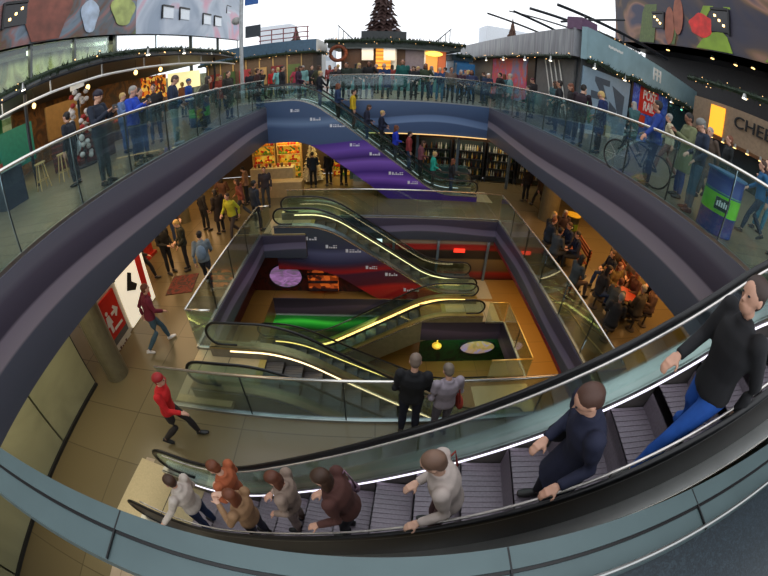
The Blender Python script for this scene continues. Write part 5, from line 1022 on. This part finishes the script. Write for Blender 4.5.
for k, (x, y, c, n) in enumerate(lc):
    P(x, y, Z1, R.uniform(-180, 180), ['stand', 'walk', 'look', 'hips'][k % 4], c, [BLK, DGR, JEAN][k % 3], [HD, HB, HR][k % 3], ['hair_short', 'hair_long'][k % 2], 'person in %s coloured jacket deep in the lower left shop crowd' % n, skin=k)
for k, (x, y, c, n) in enumerate([(-3.0, 16.6, (30, 40, 52), 'ink navy'), (-2.3, 16.9, (30, 30, 34), 'pitch black'), (-1.6, 16.9, (60, 70, 80), 'slate grey'), (0.9, 17.1, (26, 40, 44), 'dark teal'), (6.8, 15.6, (44, 36, 34), 'dusky brown')]):
    P(x, y, Z1, R.uniform(-60, 60), ['look', 'stand', 'hips'][k % 3], c, BLK, HD, 'hair_short', 'person in %s jacket before the shops behind the far escalators' % n)
# the couple
P(0.56, 3.72, Z1, -8, 'look', (22, 22, 26), (26, 30, 48), (120, 104, 92), 'hair_short', 'person in black jumper, left of the couple at the middle floor rail', size=1.06, skin=0)
P(1.08, 3.66, Z1, 12, 'look', (150, 140, 150), (96, 92, 104), (116, 104, 92), 'hair_short', 'person in lilac grey jacket with red bag, right of the couple', extra='bagred', size=0.98)
# lower right seating
seats = [(6.32, 9.45, 80, (24, 34, 60), 'ink blue'), (6.35, 10.1, 90, (28, 40, 66), 'marine blue'), (6.0, 11.1, 200, (30, 34, 40), 'charcoal black'), (6.5, 11.3, 170, (52, 36, 40), 'wine dark'), (5.7, 10.5, -90, (26, 36, 50), 'midnight'), (5.55, 9.6, -70, (60, 66, 72), 'pewter'), (7.05, 8.3, 85, (22, 30, 50), 'dark navy'), (7.3, 7.2, 90, (90, 60, 50), 'russet'), (6.9, 6.35, 10, (70, 62, 50), 'bark brown'), (6.15, 6.7, -60, (84, 84, 80), 'stone'), (6.1, 7.4, -100, (50, 44, 42), 'peat brown'), (7.5, 6.5, 60, (110, 84, 70), 'beige brown'), (7.75, 8.0, 120, (96, 84, 78), 'grey taupe'), (5.75, 6.0, -40, (36, 34, 36), 'black'), (6.6, 7.75, 190, (120, 104, 60), 'mustard'), (5.45, 7.9, -80, (64, 70, 72), 'iron grey')]
stm = mat('grey_stool_fabric', (70, 60, 52), 0.7)
for k, (x, y, f, c, n) in enumerate(seats):
    P(x, y, Z1, f, 'sit', c, [BLK, DGR, JEAN, (90, 70, 60)][k % 4], [HD, HB, HY, HG, HR][k % 5], ['hair_short', 'hair_long'][(k // 2) % 2], 'person in %s top sitting in the lower right cafe group' % n, skin=k, top='jacket')
    if k not in (0, 1, 6):
        a = radians(f)
        o = MB().cyl(0, 0, 0.40, 0.445, 0.17, 14).cyl(0, 0, 0.03, 0.40, 0.03, 8).cyl(0, 0, 0, 0.03, 0.15, 12).build('pouffe_stool', stm); o.location = (x, y, Z1)
        tag(o, 'low stool under the person in the %s top' % n, 'stool')
P(7.75, 6.9, Z1, 95, 'look', (26, 24, 26), (24, 24, 28), HB, 'hair_short', 'person in black suit standing over the lower right cafe group', size=1.03)
P(7.2, 14.9, Z1, 20, 'walk', (60, 46, 34), (40, 36, 34), HD, 'hair_short', 'person in dim brown jacket walking behind the lower right column')
# riders on the far escalator
def on_esc(t_, zc, s, off):
    M_ = t_.matrix_world if t_.matrix_world.translation.length > 0 else None
    c, s_ = cos(t_.rotation_euler.z), sin(t_.rotation_euler.z); k = s / 1.0
    return (t_.location.x + c * s - s_ * off, t_.location.y + s_ * s + c * off, t_.location.z + zc(s) - 0.0)
def step_z(s, s1, s2, drop, zc):
    if s < s1 - 0.5: return zc(0) + 0.012
    k = int((s - (s1 - 0.5)) / 0.4); s0 = s1 - 0.5 + 0.4 * k
    return zc(s0 + 0.1) - 0.002
rid = [(0.9, 0.2, (30, 30, 36), 'black'), (1.7, -0.2, (60, 40, 60), 'violet grey'), (2.5, 0.2, (26, 30, 40), 'blue black'), (3.3, -0.15, (40, 60, 96), 'faded denim'), (3.9, 0.2, (214, 180, 40), 'yellow'), (4.5, -0.15, (40, 44, 64), 'dark indigo'), (5.1, 0.15, (30, 36, 60), 'midnight navy'), (5.7, -0.1, (36, 60, 200), 'vivid blue'), (6.3, 0.2, (150, 60, 60), 'dull red'), (6.8, -0.1, (120, 70, 80), 'rose brown'), (7.4, 0.15, (40, 170, 150), 'mint green'), (8.2, -0.1, (30, 32, 38), 'coal grey')]
for k, (s, off, c, n) in enumerate(rid):
    x, y, z = on_esc(EP, zP, s, off); z = step_z(s, 2.1, 7.5, 4.1, zP)
    P(x, y, z, -90, ['stand', 'look', 'rail', 'hips'][k % 4], c, [BLK, DGR, JEAN][k % 3], [HD, HB, HY, HR][k % 4], ['hair_short', 'hair_long'][k % 2], 'person in %s top riding the far blue and purple escalator' % n, skin=k)
# riders on the nearest escalator: s runs from its top (right) to its foot (left)
def near_rider(s, off, face, pose, *a, **k):
    x, y, _ = on_esc(EN, zE, s, off); z = step_z(s, 1.84, 7.54, 4.1, zE); return P(x, y, z, face + degrees_psi, pose, *a, **k)
degrees_psi = -7.2
near_rider(7.75, 0.15, 90, 'rail', (196, 186, 176), (44, 62, 100), HB, 'hair_short', 'person in pale top with hand on rail at the foot of the nearest escalator', size=0.95)
near_rider(7.1, -0.15, 90, 'look', (176, 96, 60), (200, 196, 190), HR, 'hair_short', 'person in rust orange top near the foot of the nearest escalator', skin=2, size=0.9)
near_rider(6.7, 0.22, 85, 'phone', (150, 116, 84), (70, 70, 84), HR, 'hair_long', 'person in camel jacket with red brown hair low on the nearest escalator', skin=2, size=0.85)
near_rider(6.2, 0.0, 95, 'look', (150, 130, 116), (150, 130, 120), (96, 54, 36), 'hair_long', 'person in fawn grey jacket behind the camel one on the nearest escalator', size=0.85)
near_rider(5.55, 0.15, 90, 'slouch', (84, 50, 44), (30, 32, 36), HB, 'hair_long', 'person in reddish brown jacket midway down the nearest escalator', extra='baglilac', skin=0, size=0.85)
near_rider(4.75, 0.22, 90, 'slouch', (190, 176, 168), (90, 60, 60), (120, 92, 76), 'hair_short', 'person in light grey jacket on the middle of the nearest escalator', extra='bagred', skin=2, size=0.85)
near_rider(3.95, 0.2, 90, 'slouch', (30, 34, 58), (34, 34, 44), (80, 54, 44), 'hair_short', 'person in dark navy coat on the upper half of the nearest escalator', extra='bagblack', top='coat', size=0.9)
near_rider(3.1, 0.22, 90, 'walk', (26, 26, 30), (30, 84, 170), (60, 44, 38), 'hair_short', 'person in black jacket and bright blue jeans near the top of the nearest escalator', skin=0)
